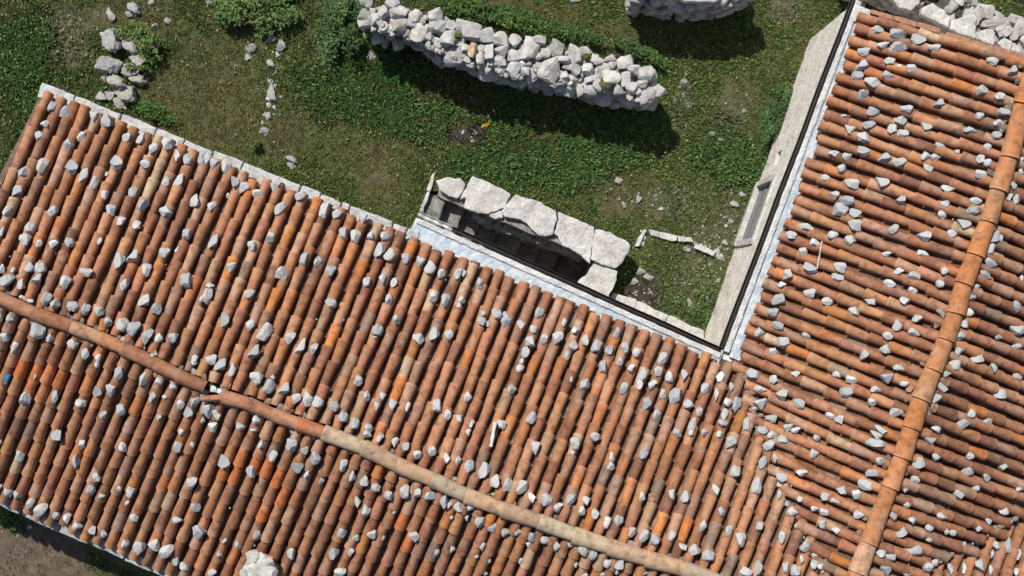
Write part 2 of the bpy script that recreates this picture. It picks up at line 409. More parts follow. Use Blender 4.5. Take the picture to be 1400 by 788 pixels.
TC = [((.36,.155,.075),34),((.32,.135,.068),28),((.39,.18,.092),26),((.275,.115,.062),17),((.42,.16,.058),8),((.39,.215,.135),15),((.29,.15,.095),9),((.47,.165,.045),3),((.45,.30,.185),2),((.25,.16,.115),4),((.215,.095,.055),6)]
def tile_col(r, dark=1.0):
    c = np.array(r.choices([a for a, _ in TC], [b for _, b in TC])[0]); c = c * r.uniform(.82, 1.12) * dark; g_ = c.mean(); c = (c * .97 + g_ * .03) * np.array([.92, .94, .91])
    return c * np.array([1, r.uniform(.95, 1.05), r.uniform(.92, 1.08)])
def add_tile(mb, a, b, nrm, wa, wb, h, col, r, conv=True, seg=8, lift=0.0):
    """barrel tile from a (downhill, wide) to b (uphill)"""
    ax = (b - a); L = ax.length; ax /= L; sx = ax.cross(nrm).normalized(); nn = sx.cross(ax)
    rows = []; stn = (0, .05, .5, 1)
    for k in stn:
        w_ = wa + (wb - wa) * k; hh = h * (1 - .12 * k)
        c = a.lerp(b, k)
        for q in range(seg + 1):
            t = math.pi * q / seg
            x = -math.cos(t) * w_; y = math.sin(t) * hh if conv else -math.sin(t) * hh * .8 + .0
            wob = 1 + .02 * math.sin(3 * t + k * 5 + col[0] * 90)
            rows.append(c + sx * x * wob + nn * (y * wob + lift * (1 - k)))
    n = seg + 1; fc = []
    for k in range(len(stn) - 1):
        for q in range(seg):
            i = k * n + q; f = (i, i + 1, i + n + 1, i + n); fc.append(f if conv else f[::-1])
    # rim at the downhill mouth
    base = len(rows)
    if conv:
        for q in range(n):
            t = math.pi * q / seg
            rows.append(a + ax * .012 + sx * (-math.cos(t) * (wa - .020)) + nn * (math.sin(t) * (h - .024) + lift))
        o2 = len(rows)
        for q in range(n): rows.append(rows[q].copy())
        for q in range(seg): fc.append((o2 + q, base + q, base + q + 1, o2 + q + 1))
        base = len(rows)
        for q in range(n): rows.append(rows[o2 - n + q].copy())
        for q in range(n):
            t = math.pi * q / seg
            rows.append(a + ax * .10 + sx * (-math.cos(t) * (wa - .016)) + nn * (math.sin(t) * (h - .018) + lift))
        for q in range(seg): fc.append((base + q, base + n + q, base + n + q + 1, base + q + 1))
    cc = np.tile(np.array(col, dtype=float), (len(rows), 1)); cc[:n] *= 1.22; cc[:n] += .012
    if conv: cc[4 * n:6 * n] *= 1.18
    mb.add([p[:] for p in rows], fc, cc)
def roof_tiles(sl, us, keep, dark=1.0, seed=0, special=None):
    r = random.Random(seed); mb = MB(); pitch = None
    for u in us:
        a0, b0 = sl.P(u, 0), sl.P(u, 1); Lt = (b0 - a0).length; n = max(1, round(Lt / .365)); ex = 1 / n
        side_v = (sl.P(u + 1, .5) - sl.P(u, .5)); pitch = side_v.length
        nrm = side_v.cross(b0 - a0).normalized()
        if nrm.z < 0: nrm = -nrm
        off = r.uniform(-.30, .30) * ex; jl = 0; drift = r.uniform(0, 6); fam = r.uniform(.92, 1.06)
        for k in range(-1, n + 1):
            v0 = k * ex + off + r.uniform(-.09, .09) * ex
            v1 = v0 + ex * 1.16
            v0 = max(v0, -.004 + r.uniform(-.006, .006)); v1 = min(v1, .972)
            if v1 - v0 < .35 * ex: continue
            mid = PX(sl.P(u, (v0 + v1) / 2))
            # covers
            if keep(mid) and -200 < mid.x < 1650 and -130 < mid.y < 1130:
                ju = .09 * math.sin(drift + v0 * 4) + r.uniform(-.05, .05)
                a = sl.P(u + ju, v0) ; b = sl.P(u + ju + r.uniform(-.05, .05), v1)
                col = tile_col(r, dark * fam)
                for ox, oy, orx, ory in ((350, 655, 48, 42), (545, 712, 22, 36), (60, 520, 60, 30)):
                    if ((mid.x - ox) / orx) ** 2 + ((mid.y - oy) / ory) ** 2 < 1 and r.random() < .42: col = np.array((.43, .135, .042)) * r.uniform(.85, 1.1)
                wd = pitch * r.uniform(.405, .45)
                add_tile(mb, a + nrm * .050, b + nrm * .014, nrm, wd, wd * .775, r.uniform(.092, .108), col, r)
            # channels: dirt plus the shade of the gaps, both put into the colour
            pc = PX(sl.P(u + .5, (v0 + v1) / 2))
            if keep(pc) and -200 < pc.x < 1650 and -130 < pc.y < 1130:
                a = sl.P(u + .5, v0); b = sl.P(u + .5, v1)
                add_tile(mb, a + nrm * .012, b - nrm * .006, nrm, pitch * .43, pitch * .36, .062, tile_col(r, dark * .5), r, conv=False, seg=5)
    return mb
house = tag(empty('stone_house', W(700, 430, 0)), 'long stone house with an L-shaped orange barrel tile roof weighted with loose stones', 'house')
house_loc = house.location.copy()
def part(name, me, m, parent=None, label=None):
    p = parent or house
    o = link(name, me, m, p)
    if p is house: o.matrix_parent_inverse = Matrix.Translation(-house_loc)
    if label: o['label'] = label
    return o
def deck(sl, u0, u1, keep, th=.12, dz=-.085):
    mb = MB(); n = 24; m = 8; g = {}
    V = []; Fc = []
    us = np.linspace(u0, u1, int((u1 - u0) * 2) + 1); vs = np.linspace(-.02, 1, 14)
    for u in us:
        for v in vs: p = sl.P(u, v); V.append((p.x, p.y, p.z + dz))
    nv = len(vs)
    for i in range(len(us) - 1):
        for j in range(nv - 1):
            c = PX(sl.P((us[i] + us[i+1]) / 2, (vs[j] + vs[j+1]) / 2))
            if keep(c): Fc.append((i * nv + j, i * nv + j + 1, (i + 1) * nv + j + 1, (i + 1) * nv + j))
    mb.add(V, Fc); return mb
big = lambda f, s: (lambda p: f(p + Vector(s)))
s1 = part('roof_slope', roof_tiles(P1, range(0, 80), in_P1a, 1.0, 1).mesh('roof_slope', True), M['tile'], label='long sunlit tiled slope facing the courtyard')
part('roof_deck', deck(P1, -.5, 82, lambda p: side(VAL_L, p) > -14).mesh('roof_deck'), M['core'], s1)
s2 = part('roof_slope', roof_tiles(P2, range(-12, 66), lambda p: True, .93, 2).mesh('roof_slope', True), M['tile'], label='darker tiled slope below the long ridge')  # darker factor: older tiles, and this slope's shade put into the colour
part('roof_deck', deck(P2, -13, 66, lambda p: True).mesh('roof_deck'), M['core'], s2)
s3 = part('roof_slope', roof_tiles(P3, range(0, 62), in_P3, 1.02, 3).mesh('roof_slope', True), M['tile'], label='sunlit wing slope between courtyard gutter and orange ridge')
part('roof_deck', deck(P3, -.5, 62, lambda p: side(VAL_L, p) < 14).mesh('roof_deck'), M['core'], s3)
s4 = part('roof_slope', roof_tiles(P4, range(-4, 62), in_P4, .94, 4).mesh('roof_slope', True), M['tile'], label='darker wing slope beyond the orange ridge')  # tile colour lowered too, painting in the shade of this slope
part('roof_deck', deck(P4, -4, 62, lambda p: side(VAL_R, p) > -14).mesh('roof_deck'), M['core'], s4)
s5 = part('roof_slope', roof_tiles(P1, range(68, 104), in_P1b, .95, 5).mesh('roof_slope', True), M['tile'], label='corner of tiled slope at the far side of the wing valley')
part('roof_deck', deck(P1, 66, 104, lambda p: side(VAL_R, p) < 14 and p.x > 1130).mesh('roof_deck'), M['core'], s5)
# mortar in the valleys
def strip(pl, z_of, wpx, m, name, parent, rough=.03):
    mb = MB(); V = []
    pts = []
    for a, b in zip(pl, pl[1:]):
        for k in range(6): pts.append(Vector(a).lerp(Vector(b), k / 6))
    for i, p in enumerate(pts):
        d = (pts[min(i + 1, len(pts) - 1)] - pts[max(i - 1, 0)]).normalized(); nn = Vector((-d.y, d.x))
        for k in (-2, -1, 0, 1, 2):
            q = p + nn * (wpx * k / 2 * random.uniform(.8, 1.2)); z = z_of(q)
            V.append(W(q.x, q.y, z + random.uniform(-rough, rough))[:])
    Fc = [(i * 5 + j, i * 5 + j + 1, i * 5 + j + 6, i * 5 + j + 5) for i in range(len(pts) - 1) for j in range(4)]
    mb.add(V, Fc); return part(name, mb.mesh(name, True), m, parent)
def zmin2(a, b):
    def f(q):
        za = a.P(*a.inv(q.x, q.y)).z; zb = b.P(*b.inv(q.x, q.y)).z; return max(za, zb) - .015
    return f
strip(VAL_L[2:-1], zmin2(P1, P3), 10, M['core'], 'valley_mortar', s1)
strip(VAL_R[1:-1], zmin2(P1, P4), 10, M['core'], 'valley_mortar', s4)

# ridges -------------------------------------------------------------
def ridge_mesh(joints, wpx, colf, name, seed, label, z=HR, h=.12, flip=False):
    r = random.Random(seed); mb = MB()
    for i, (p, q) in enumerate(zip(joints, joints[1:])):
        p, q = Vector(p), Vector(q); d = (q - p).normalized()
        a, b = W(*(q + d * 5), z), W(*p, z)
        if flip: a, b = W(*(p - d * 5), z), W(*q, z)
        nrm = Vector((0, 0, 1)); hw = wpx / 2 / F * (CAMH - z) * r.uniform(.95, 1.05)
        add_tile(mb, a + nrm * (.095), b + nrm * .068, nrm, hw * 1.06, hw * .91, h, np.array(colf(i, r)) * r.uniform(.86, 1.1), r, seg=12)
    me = mb.mesh(name, True); return part(name, me, M['tile'], label=label)
lc = lambda c: (lambda i, r: tuple(np.array(c[i % len(c)]) * r.uniform(.9, 1.08)))
ridge_mesh([(-45,389),(-5,404),(32,421),(54,430),(107,449),(144,464),(175,478),(220,500),(250,515),(283,529)], 19, lc([(.33,.15,.07),(.30,.14,.075),(.34,.16,.08),(.29,.13,.07),(.36,.20,.11)]), 'ridge', 11, 'brown orange ridge tiles left of the break', flip=True)
ridge_mesh([(278,545),(311,543)], 9, lc([(.34,.15,.085)]), 'ridge', 15, 'narrow ridge tile at the break')
ridge_mesh([(311,543),(345,553),(379,568),(412,580),(450,593)], 19, lc([(.33,.145,.08),(.35,.16,.09),(.36,.17,.10),(.35,.12,.055)]), 'ridge', 12, 'terracotta ridge tiles right of the break', flip=True)
ridge_mesh([(448,592),(502,613),(547,636),(595,656),(641,678),(690,696),(741,713),(787,731),(835,747),(886,763),(937,777),(990,797),(1060,826)], 22, lc([(.38,.29,.19),(.40,.27,.175),(.39,.255,.155),(.36,.29,.20),(.40,.26,.155),(.39,.26,.165),(.35,.285,.195)]), 'ridge', 13, 'pale tan ridge tiles on the right half', flip=True)
ridge_mesh([(1425,45),(1412,92),(1396,140),(1378,212),(1363,257),(1349,300),(1332,345),(1316,384),(1305,424),(1292,460),(1275,501),(1258,541),(1245,580),(1232,620),(1216,661),(1187,736)], 25, lc([(.42,.17,.065),(.41,.165,.06),(.40,.17,.07),(.38,.17,.075),(.36,.175,.08),(.42,.165,.055)]), 'ridge', 14, 'wide orange ridge tiles of the wing')
ridge_mesh([(1187,736),(1172,776),(1158,815),(1120,920)], 27, lc([(.46,.27,.16),(.41,.18,.08)]), 'ridge', 16, 'pinkish ridge tile near the lower edge')
# rubble and mortar packed under the ridges
mbk = MB()
def pack(joints, off, n, sc=(.03, .07), z=HR - .02):
    for i in range(n):
        k = random.randrange(len(joints) - 1); p = Vector(joints[k]).lerp(Vector(joints[k + 1]), random.random())
        d = (Vector(joints[k + 1]) - Vector(joints[k])).normalized(); nn = Vector((-d.y, d.x)) * random.choice((-1, 1)) * random.uniform(off * .75, off * 1.15)
        q = p + nn; s = random.uniform(*sc)
        c = random.choice([(.5, .33, .22), (.45, .40, .33), (.6, .3, .17), (.35, .3, .25), (.7, .66, .55)])
        rock_into(mbk, W(q.x, q.y, z + .02), s * random.uniform(.7, 1.4), s, s * .5, random.uniform(0, 3), c)
pack(MAIN_RIDGE[1:-3], 11, 150); pack(WING_RIDGE[1:-1], 15, 70)
part('ridge_packing', mbk.mesh('ridge_packing'), M['rock_mass'])['kind'] = 'stuff'
mbk = MB()
for i in range(9):
    p = Vector((287, 531)).lerp(Vector((314, 541)), random.random()); rock_into(mbk, W(p.x, p.y, HR + .04), .06, .05, .04, random.uniform(0, 3), grey(.9, 1.1))
part('broken_mortar', mbk.mesh('broken_mortar'), M['rock_mass'], label='white mortar lump in the broken ridge')

# eaves --------------------------------------------------------------
def band(p0, p1, w0, w1, z, th, m, name, n=60, rough=.012, edge=2.0, label=None, parent=None, wz=0.0):
    """strip from px p0 to p1; across from offset w0 to w1 px (towards the courtyard = negative)"""
    p0, p1 = Vector(p0), Vector(p1); d = (p1 - p0).normalized(); nn = Vector((d.y, -d.x))
    V = []; Fc = []; K = 6; o = random.uniform(0, 99)
    for i in range(n + 1):
        p = p0.lerp(p1, i / n)
        for k in range(K):
            f = k / (K - 1); off = w0 + (w1 - w0) * f
            if k in (0, K - 1): off += edge * noise.fractal((i * .35 + o, k, 0), 1, 2, 4)
            q = p + nn * off; zz = z + wz * f + rough * noise.fractal((i * .5 + o, k * .8, 3), 1, 2, 4)
            if k in (0, K - 1): zz -= .012
            V.append(W(q.x, q.y, zz)[:])
        for k in (0, K - 1):
            v = V[-K + k] if k == 0 else V[-2]
            V.append((v[0], v[1], z - th))
    T = K + 2
    for i in range(n):
        a = i * T; b = a + T
        for k in range(K - 1): Fc.append((a + k, b + k, b + k + 1, a + k + 1))
        Fc.append((a + K, b + K, b, a)); Fc.append((a + K - 1, b + K - 1, b + K + 1, a + K + 1)); Fc.append((a + K + 1, b + K + 1, b + K, a + K))
    for a in (0, n * T): Fc.append(tuple([a + k for k in range(K)] + [a + K + 1, a + K]))
    mb = MB(); mb.add(V, Fc); return part(name, mb.mesh(name), m, parent, label)
# stone cornice of the left half of the long eave
E0, E1 = Vector((69, 131)), Vector((997, 500)); ed = (E1 - E0).normalized(); en = Vector((ed.y, -ed.x))
mb = MB(); js = [52, 98, 162, 210, 248, 287, 328, 407, 434, 463, 475, 534, 553, 570]
for a, b in zip(js, js[1:]):
    pa = E0 + ed * ((a - 69) / ed.x); pb = E0 + ed * ((b - 69) / ed.x); ga = ed * random.uniform(.4, 1.3)
    o1, o2 = random.uniform(11.5, 14), random.uniform(11.5, 14)
    if a == 52: o1 = 13
    slab_geo(mb, [pa + en * o1 + ga, pb + en * o2 - ga, pb - en * 8 - ga, pa - en * 8 + ga], HE - .03 + random.uniform(-.015, .015), .14, .016, .026, 3)
part('cornice', mb.mesh('cornice'), M['cornice'], label='pale block cornice along the left half of the eave')
pA = E0 + ed * ((571 - 69) / ed.x); pB = Vector((1003, 490))
band(Vector((571, 293)), Vector((990, 480)), -38, -5, HE - .055, .10, M['blue'], 'painted_band', 90, .01, 1.5, 'flaking pale blue band')
band(Vector((574, 294)), Vector((988, 479)), -12.5, -4.8, HE - .02, .10, M['mortar'], 'mortar_band', 90, .009, 1.0, 'white mortar strip inside the gutter')
wa, wb = Vector((1176, 22)), Vector((1008, 488)); wd = (wb - wa).normalized(); wn = Vector((wd.y, -wd.x))  # wn points away (to the courtyard when negative)
if wn.x > 0: wn = -wn
def band2(off0, off1, *a, **k):
    s = -1 if Vector((wd.y, -wd.x)).x > 0 else 1
    return band(wa - wd * 6 if True else wa, wb + wd * 4, s * off0, s * off1, *a, **k)
band2(-9, 11, HE - .056, .10, M['blue'], 'painted_band', 90, .01, 1.5, 'flaking pale blue band of the wing')
band(Vector((1166, -2)), Vector((985, 478)), 13, 4.8, HE - .021, .10, M['mortar'], 'mortar_band', 90, .009, 1.0, 'white mortar strip of the wing')
# gutters: open dark channels with raised lips
def gutter(p0, p1, wpx, z, name, m=None, label=None):
    mb = MB(); a, b = W(*p0, z), W(*p1, z); ax = (b - a).normalized(); L = (b - a).length
    sx = Vector((-ax.y, ax.x, 0)); hw = wpx / 2 / F * (CAMH - z); V = []; Fc = []
    prof = [(math.cos(t) * hw, -math.sin(t) * hw * 1.2) for t in np.linspace(0, math.pi, 9)]
    prof = [(hw, .012)] + prof + [(-hw, .012)]
    inner = [(x * .82, y * .85 + .006) for x, y in prof][::-1]
    ring = prof + inner
    n = 26
    for i in range(n + 1):
        c = a.lerp(b, i / n) + Vector((0, 0, .006 * math.sin(i * .9))) + sx * .004 * math.sin(i * .7)
        for x, y in ring: V.append((c + sx * x + Vector((0, 0, y)))[:])
    K = len(ring)
    for i in range(n):
        for k in range(K): Fc.append((i * K + k, i * K + (k + 1) % K, (i + 1) * K + (k + 1) % K, (i + 1) * K + k))
    mb.add(V, Fc); o = part(name, mb.mesh(name), m or M['gutter'], label=label)
    return o
gutter((618, 313), (987, 479), 7, HE - .02, 'gutter', label='dark gutter along the staircase')
gutter((572, 292), (618, 313), 7, HE - .019, 'gutter', M['zinc'], label='pale bare metal end of the gutter')
gutter((985, 478), (1166, 0), 7, HE - .022, 'gutter', label='dark gutter of the wing')
# white mortar corner on top of the wing
mb = MB(); slab_geo(mb, [(1168, 6), (1192, 14), (1190, 28), (1160, 30)], HE - .012, .1, .012, .015, 2); part('mortar_corner', mb.mesh('mortar_corner'), M['mortar'])
# verge of the wing (thin red bricks edge) and of the left gable
mb = MB()
def brick_run(mb, p0, p1, wpx, n, z, dz, tilt=0, th=.045):
    p0, p1 = Vector(p0), Vector(p1); d = (p1 - p0).normalized(); nn = Vector((d.y, -d.x))
    for i in range(n):
        a = p0.lerp(p1, i / n) + d * random.uniform(0, .8); b = p0.lerp(p1, (i + 1) / n) - d * .5; o = random.uniform(-1, 1)
        zz = z + dz * (i + .5) / n
        slab_geo(mb, [a + nn * (wpx / 2 + o), b + nn * (wpx / 2 + o), b - nn * (wpx / 2), a - nn * (wpx / 2)], zz, th, .006, .008, 1)
brick_run(mb, (1190, 15), (1286, 43), 7, 3, HE + .02, .35); brick_run(mb, (1293, 46), (1425, 86), 7, 4, HE + .42, .45)
part('verge', mb.mesh('verge'), M['brick'], label='thin reddish verge tiles at the top of the wing')
mb = MB(); brick_run(mb, (56, 136), (31, 187), 7, 1, HE - .02, .25, th=.06); brick_run(mb, (34, 182), (-75, 392), 8, 3, HE + .12, .8, th=.06)
part('verge', mb.mesh('verge'), M['verge'], label='brown verge boards along the left gable')
# lower-left eave cornice
mb = MB(); l0, l1 = Vector((6, 684)), Vector((984, 1098)); ld = (l1 - l0).normalized(); ln = Vector((-ld.y, ld.x))
js = [-70, -20, 30, 73, 84, 124, 173, 212, 250, 300, 350, 400]
for a, b in zip(js, js[1:]):
    pa = l0 + ld * ((a - 6) / ld.x); pb = l0 + ld * ((b - 6) / ld.x)
    slab_geo(mb, [pa + ln * random.uniform(10, 12.5) + ld, pb + ln * random.uniform(10, 12.5) - ld * .3, pb - ln * 9 - ld * .3, pa - ln * 9 + ld * .3], HE - .05 + random.uniform(-.02, .02), .14, .02, .02, 2)
part('cornice', mb.mesh('cornice'), M['lower_cornice'], label='grey weathered cornice stones at the lower eave')

# walls --------------------------------------------------------------
def wall_box(mb, a, b, z0, z1, th, inward, cuts=None):
    a, b = Vector(a[:2]), Vector(b[:2]); d = (b - a); L = d.length; d /= L
    n = Vector((-d.y, d.x)); n = n if n.dot(inward) > 0 else -n
    def blk(s0, s1, q0, q1):
        c = a + d * (s0 + s1) / 2 + n * th / 2
        mb.box((c.x, c.y, (q0 + q1) / 2), (d.x, d.y, 0), (n.x, n.y, 0), (0, 0, 1), (s1 - s0) / 2, th / 2, (q1 - q0) / 2)
    s = 0
    for (c0, c1, q0, q1) in sorted(cuts or []):
        blk(s, c0, z0, z1)
        if q0 > z0: blk(c0, c1, z0, q0)
        blk(c0, c1, q1, z1); s = c1
    blk(s, L, z0, z1); return a, d, n, L
A = W(963, 459, 0); B = W(1108, 55, 0); fd = (B - A).normalized(); fn_in = Vector((-fd.y, fd.x, 0)); 
if fn_in.x < 0: fn_in = -fn_in
A2 = A - fd * .45; B2 = B
def s_of(px, py): return (W(px, py, 0) - A2).dot(fd)
sw0, sw1 = s_of(1004, 330) , s_of(1033, 256)
sv0, sv1 = s_of(1040, 236), s_of(1052, 212)
mb = MB(); wall_box(mb, A2, B2, -.3, HE - .12, .45, Vector((fn_in.x, fn_in.y)), [(sw0, sw1, .10, 1.45), (sv0 + .05, sv1 - .05, .8, 1.15)])
me = mb.mesh('wall'); bm = bmesh.new(); bm.from_mesh(me)
for _ in range(5):
    es = [e for e in bm.edges if e.calc_length() > .12]
    if es: bmesh.ops.subdivide_edges(bm, edges=es, cuts=1, use_grid_fill=True)
bmesh.ops.triangulate(bm, faces=bm.faces[:])
for v in bm.verts:
    p = v.co; v.co -= fn_in * (.010 * noise.fractal((p.x * 4, p.y * 4, p.z * 5), 1, 2, 5) + .012)
bm.to_mesh(me); bm.free()
wwing = part('wall', me, M['facade'], label='rough cream facade of the wing seen below its gutter')
# window: pale stone frame proud of the wall, iron grille, near-black sheet painted as the dark room behind
win = empty('window'); win.parent = house; win.matrix_parent_inverse = Matrix.Translation(-house_loc)
win['label'] = 'low window with pale stone frame and grey boarded shutter'
def fp(s, z, out): p = A2 + fd * s - fn_in * out; return (p.x, p.y, z)
mb = MB(); fdv, fnv, zv = fd[:], fn_in[:], (0, 0, 1); wmid = (sw0 + sw1) / 2; hw = (sw1 - sw0) / 2
mb.box(fp(wmid, .06, .0), fdv, fnv, zv, hw + .08, .065, .085); mb.box(fp(sw0 - .05, .78, -.03), fdv, fnv, zv, .055, .08, .66)
mb.box(fp(sw1 + .05, .78, -.03), fdv, fnv, zv, .055, .08, .66); mb.box(fp(wmid, 1.50, -.03), fdv, fnv, zv, hw + .10, .08, .06)
link('frame', mb.mesh('frame'), M['slab'], win)
mb = MB()
for q in range(6): mb.box(fp(wmid, .23 + q * .222, -.05 - .008 * (q % 2)), fdv, fnv, zv, hw, .02, .098)
link('shutter', mb.mesh('shutter'), M['grille'], win)
mb = MB(); mb.box(fp(wmid, .785, -.12), fdv, fnv, zv, hw, .02, .66); link('dark_backing', mb.mesh('dark_backing'), M['dark'], win)
sl_ = empty('window'); sl_.parent = house; sl_.matrix_parent_inverse = Matrix.Translation(-house_loc); sl_['label'] = 'narrow slit window'
mb = MB(); mb.box(fp((sv0 + sv1) / 2, 1.0, -.25), fdv, fnv, zv, (sv1 - sv0) / 2, .02, .25); link('dark_backing', mb.mesh('dark_backing'), M['dark'], sl_)  # near-black sheet painted as the unlit depth of the slit
# long facade, gable, lower wall
q0 = W(58, 122, HE); q1 = W(988, 480, HE); qd = (q1 - q0).normalized(); qn = Vector((qd.y, -qd.x, 0)); qn = qn if qn.y < 0 else -qn
ins = .2
m0 = q0 + qn * ins + qd * .15; m1 = A2 + fd * 0 ; m1 = q1 + qn * ins + qd * .35
mb = MB(); wall_box(mb, m0, m1, -2.2, HE - .12, .5, Vector((qn.x, qn.y))); 
lw0 = W(-120, 640, HE); lw1 = W(1000, 1110, HE); lnw = -qn
g1 = lw0 - qn * 0 + Vector((0, .25, 0))
wall_box(mb, Vector((m0.x, m0.y, 0)), Vector((m0.x, m0.y, 0)) + qn * 5.9, -.3, HE - .1, .5, Vector((qd.x, qd.y)))
a_ = W(-60, 652, HE) + Vector((.10, .25, 0)); b_ = W(940, 1075, HE) + Vector((.10, .25, 0)); wall_box(mb, a_, b_, -.3, HE - .12, .5, Vector((-qn.x, -qn.y)))
part('wall', mb.mesh('wall'), M['step'], label='grey stone wall under the long eave')
# gable walls of the wing at the top
mb = MB(); t0 = W(1176, 12, HE); wall_box(mb, B2, B2 + Vector((fn_in.x, fn_in.y, 0)) * 6.5, -.3, HE - .1, .45, Vector((-fd.x, -fd.y)))
part('wall', mb.mesh('wall'), M['facade'], label='end wall of the wing')

# chimney ------------------------------------------------------------
ch = empty('chimney'); ch.parent = house; ch.matrix_parent_inverse = Matrix.Translation(-house_loc); ch['label'] = 'squat rough white stone chimney at the lower edge'
mb = MB(); cu, cv = P2.inv(352, 775); cz = P2.P(cu, cv).z
for i in range(46):
    a = random.uniform(0, 2 * math.pi); lay = i % 4
    ux = max(-1, min(1, 1.35 * math.cos(a))); uy = max(-1, min(1, 1.35 * math.sin(a)))
    p = W(356, 784, cz + .05) + Vector((ux * .16 + uy * .06, uy * .21 - ux * .06, lay * .12 - .05))
    rock_into(mb, p, random.uniform(.07, .12), random.uniform(.07, .11), .075, random.uniform(0, 3), grey(1.0, 1.2))
for (x, y, a, b) in [(346, 762, .10, .09), (357, 770, .12, .12), (365, 784, .11, .12), (347, 782, .12, .11), (368, 768, .07, .06)]:
    rock_into(mb, W(x, y, cz + .42), a * 1.25, b * 1.25, .06, random.uniform(0, 3), grey(1.15, 1.3), BLOCKS)
link('chimney_stack', mb.mesh('chimney_stack'), M['wallstone'], ch)
mb = MB(); slab_geo(mb, [(352, 754), (374, 762), (371, 769), (349, 760)], cz + .40, .03, .005, .006, 1); link('flashing_tile', mb.mesh('flashing_tile'), M['brick'], ch)

# ------------------------------------------------------------------ staircase
stairs = tag(empty('staircase', W(690, 330, 0)), 'sunken stone staircase descending beside the gutter behind pale slabs', 'staircase')
sloc = stairs.location.copy()
def spart(name, me, m, label=None):
    o = link(name, me, m, stairs); o.matrix_parent_inverse = Matrix.Translation(-sloc)
    if label: o['label'] = label
    if name == 'parapet_rubble': o['kind'] = 'stuff'
    return o
sd = Vector((qd.x, qd.y, 0)); sn = -Vector((qn.x, qn.y, 0))      # sn points to the courtyard
wall0 = Vector((m0.x, m0.y, 0))
def sp(px, py, z):                                                # along-facade / out-from-facade coordinates
    p = W(px, py, z) - wall0; return p.dot(sd), p.dot(sn)
treads = [(594, 276), (616, 292), (637, 305), (660, 317), (690, 331), (720, 347), (742, 358), (765, 371)]
tz = [-.08 - .25 * i for i in range(8)]
cs = [sp(x, y, z)[0] for (x, y), z in zip(treads, tz)]
for i in range(8):
    s0 = (cs[i - 1] + cs[i]) / 2 if i else cs[0] - .2
    s1 = (cs[i] + cs[i + 1]) / 2 + .05 if i < 7 else cs[7] + .75
    c = wall0 + sd * (s0 + s1) / 2 + sn * .46; mb = MB()
    pl = [c + sd * (s0 - s1) / 2 - sn * .47, c + sd * (s1 - s0) / 2 - sn * .47, c + sd * ((s1 - s0) / 2 + random.uniform(-.03, .03)) + sn * .56, c + sd * (s0 - s1) / 2 + sn * .56]
    slab_geo(mb, [PX(Vector((p.x, p.y, tz[i]))) for p in pl], tz[i], .35, .02, .03, 3)
    spart('step', mb.mesh('step'), M['step'])
mb = MB()
# parapet core walls around the pit
def lin(px0, px1, wdt, z0, z1, zr=0.4):
    a, b = W(*px0, zr), W(*px1, zr); d = (b - a).normalized(); n = Vector((-d.y, d.x, 0)); c = (a + b) / 2
    mb.box((c.x, c.y, (z0 + z1) / 2), d[:], n[:], (0, 0, 1), (b - a).length / 2, wdt / 2, (z1 - z0) / 2)
lin((632, 271), (836, 350), .30, -2.4, .42); lin((598, 257), (634, 272), .25, -1.9, .02); lin((834, 345), (812, 400), .40, -2.4, .42)
me = mb.mesh('parapet_wall'); bm = bmesh.new(); bm.from_mesh(me)
for _ in range(5):
    es = [e for e in bm.edges if e.calc_length() > .12]
    if es: bmesh.ops.subdivide_edges(bm, edges=es, cuts=1, use_grid_fill=True)
for v in bm.verts:
    p = v.co; v.co += Vector((noise.noise(p * 6), noise.noise(p * 6 + Vector((9, 0, 0))), 0)) * .035
bm.to_mesh(me); bm.free(); spart('parapet_wall', me, M['step'])
mb = MB()
for i in range(120):                                              # rubble face below the slabs
    t = random.random(); p = Vector((648, 296)).lerp(Vector((800, 352)), t); z = random.uniform(-1.1, .22)
    q = W(p.x, p.y, .2); rock_into(mb, (q.x, q.y + .03 + random.uniform(-.03, .03), z), random.uniform(.07, .15), random.uniform(.07, .10), random.uniform(.05, .09), -.37 + random.uniform(-.2, .2), grey(.5, .8) if random.random() > .06 else (.6, .28, .16), BLOCKS)
spart('parapet_rubble', mb.mesh('parapet_rubble'), M['wallstone'])
Z5 = lambda pts: [(540 + x / 2.92, 220 + y / 2.92) for x, y in pts]
caps = [
 ([(308,62),(345,72),(400,98),(462,128),(438,185),(372,214),(330,208),(276,190),(283,150),(255,155),(285,105)], .55, 'large smooth capstone at the upper left of the parapet'),
 ([(480,134),(560,158),(640,198),(648,235),(632,292),(600,306),(560,288),(540,262),(505,236),(440,226),(425,205),(440,180)], .54, 'long capstone with a scalloped inner edge'),
 ([(372,208),(400,192),(432,204),(434,228),(402,234),(376,226)], .50, 'small rounded capstone chip'),
 ([(652,202),(715,228),(796,264),(792,330),(778,412),(740,378),(700,352),(665,338),(650,305),(634,290),(652,240)], .56, 'tapering capstone ending in a point'),
 ([(800,272),(860,285),(930,322),(944,345),(905,410),(882,430),(840,420),(782,396),(788,330)], .58, 'rough square capstone at the outer corner'),
 ([(802,398),(850,420),(888,440),(886,480),(862,522),(852,552),(800,535),(724,488),(762,455)], .50, 'pale capstone beside the gutter'),
 ([(160,80),(205,66),(262,72),(284,92),(262,140),(250,152),(212,140),(176,118)], .16, 'broken low stone at the stair head')]
for pl, z, lab in caps:
    mb = MB(); slab_geo(mb, Z5(pl), z, .16 if z > .3 else .2, .022, .028, 4); spart('capstone', mb.mesh('capstone'), M['slab'], lab)

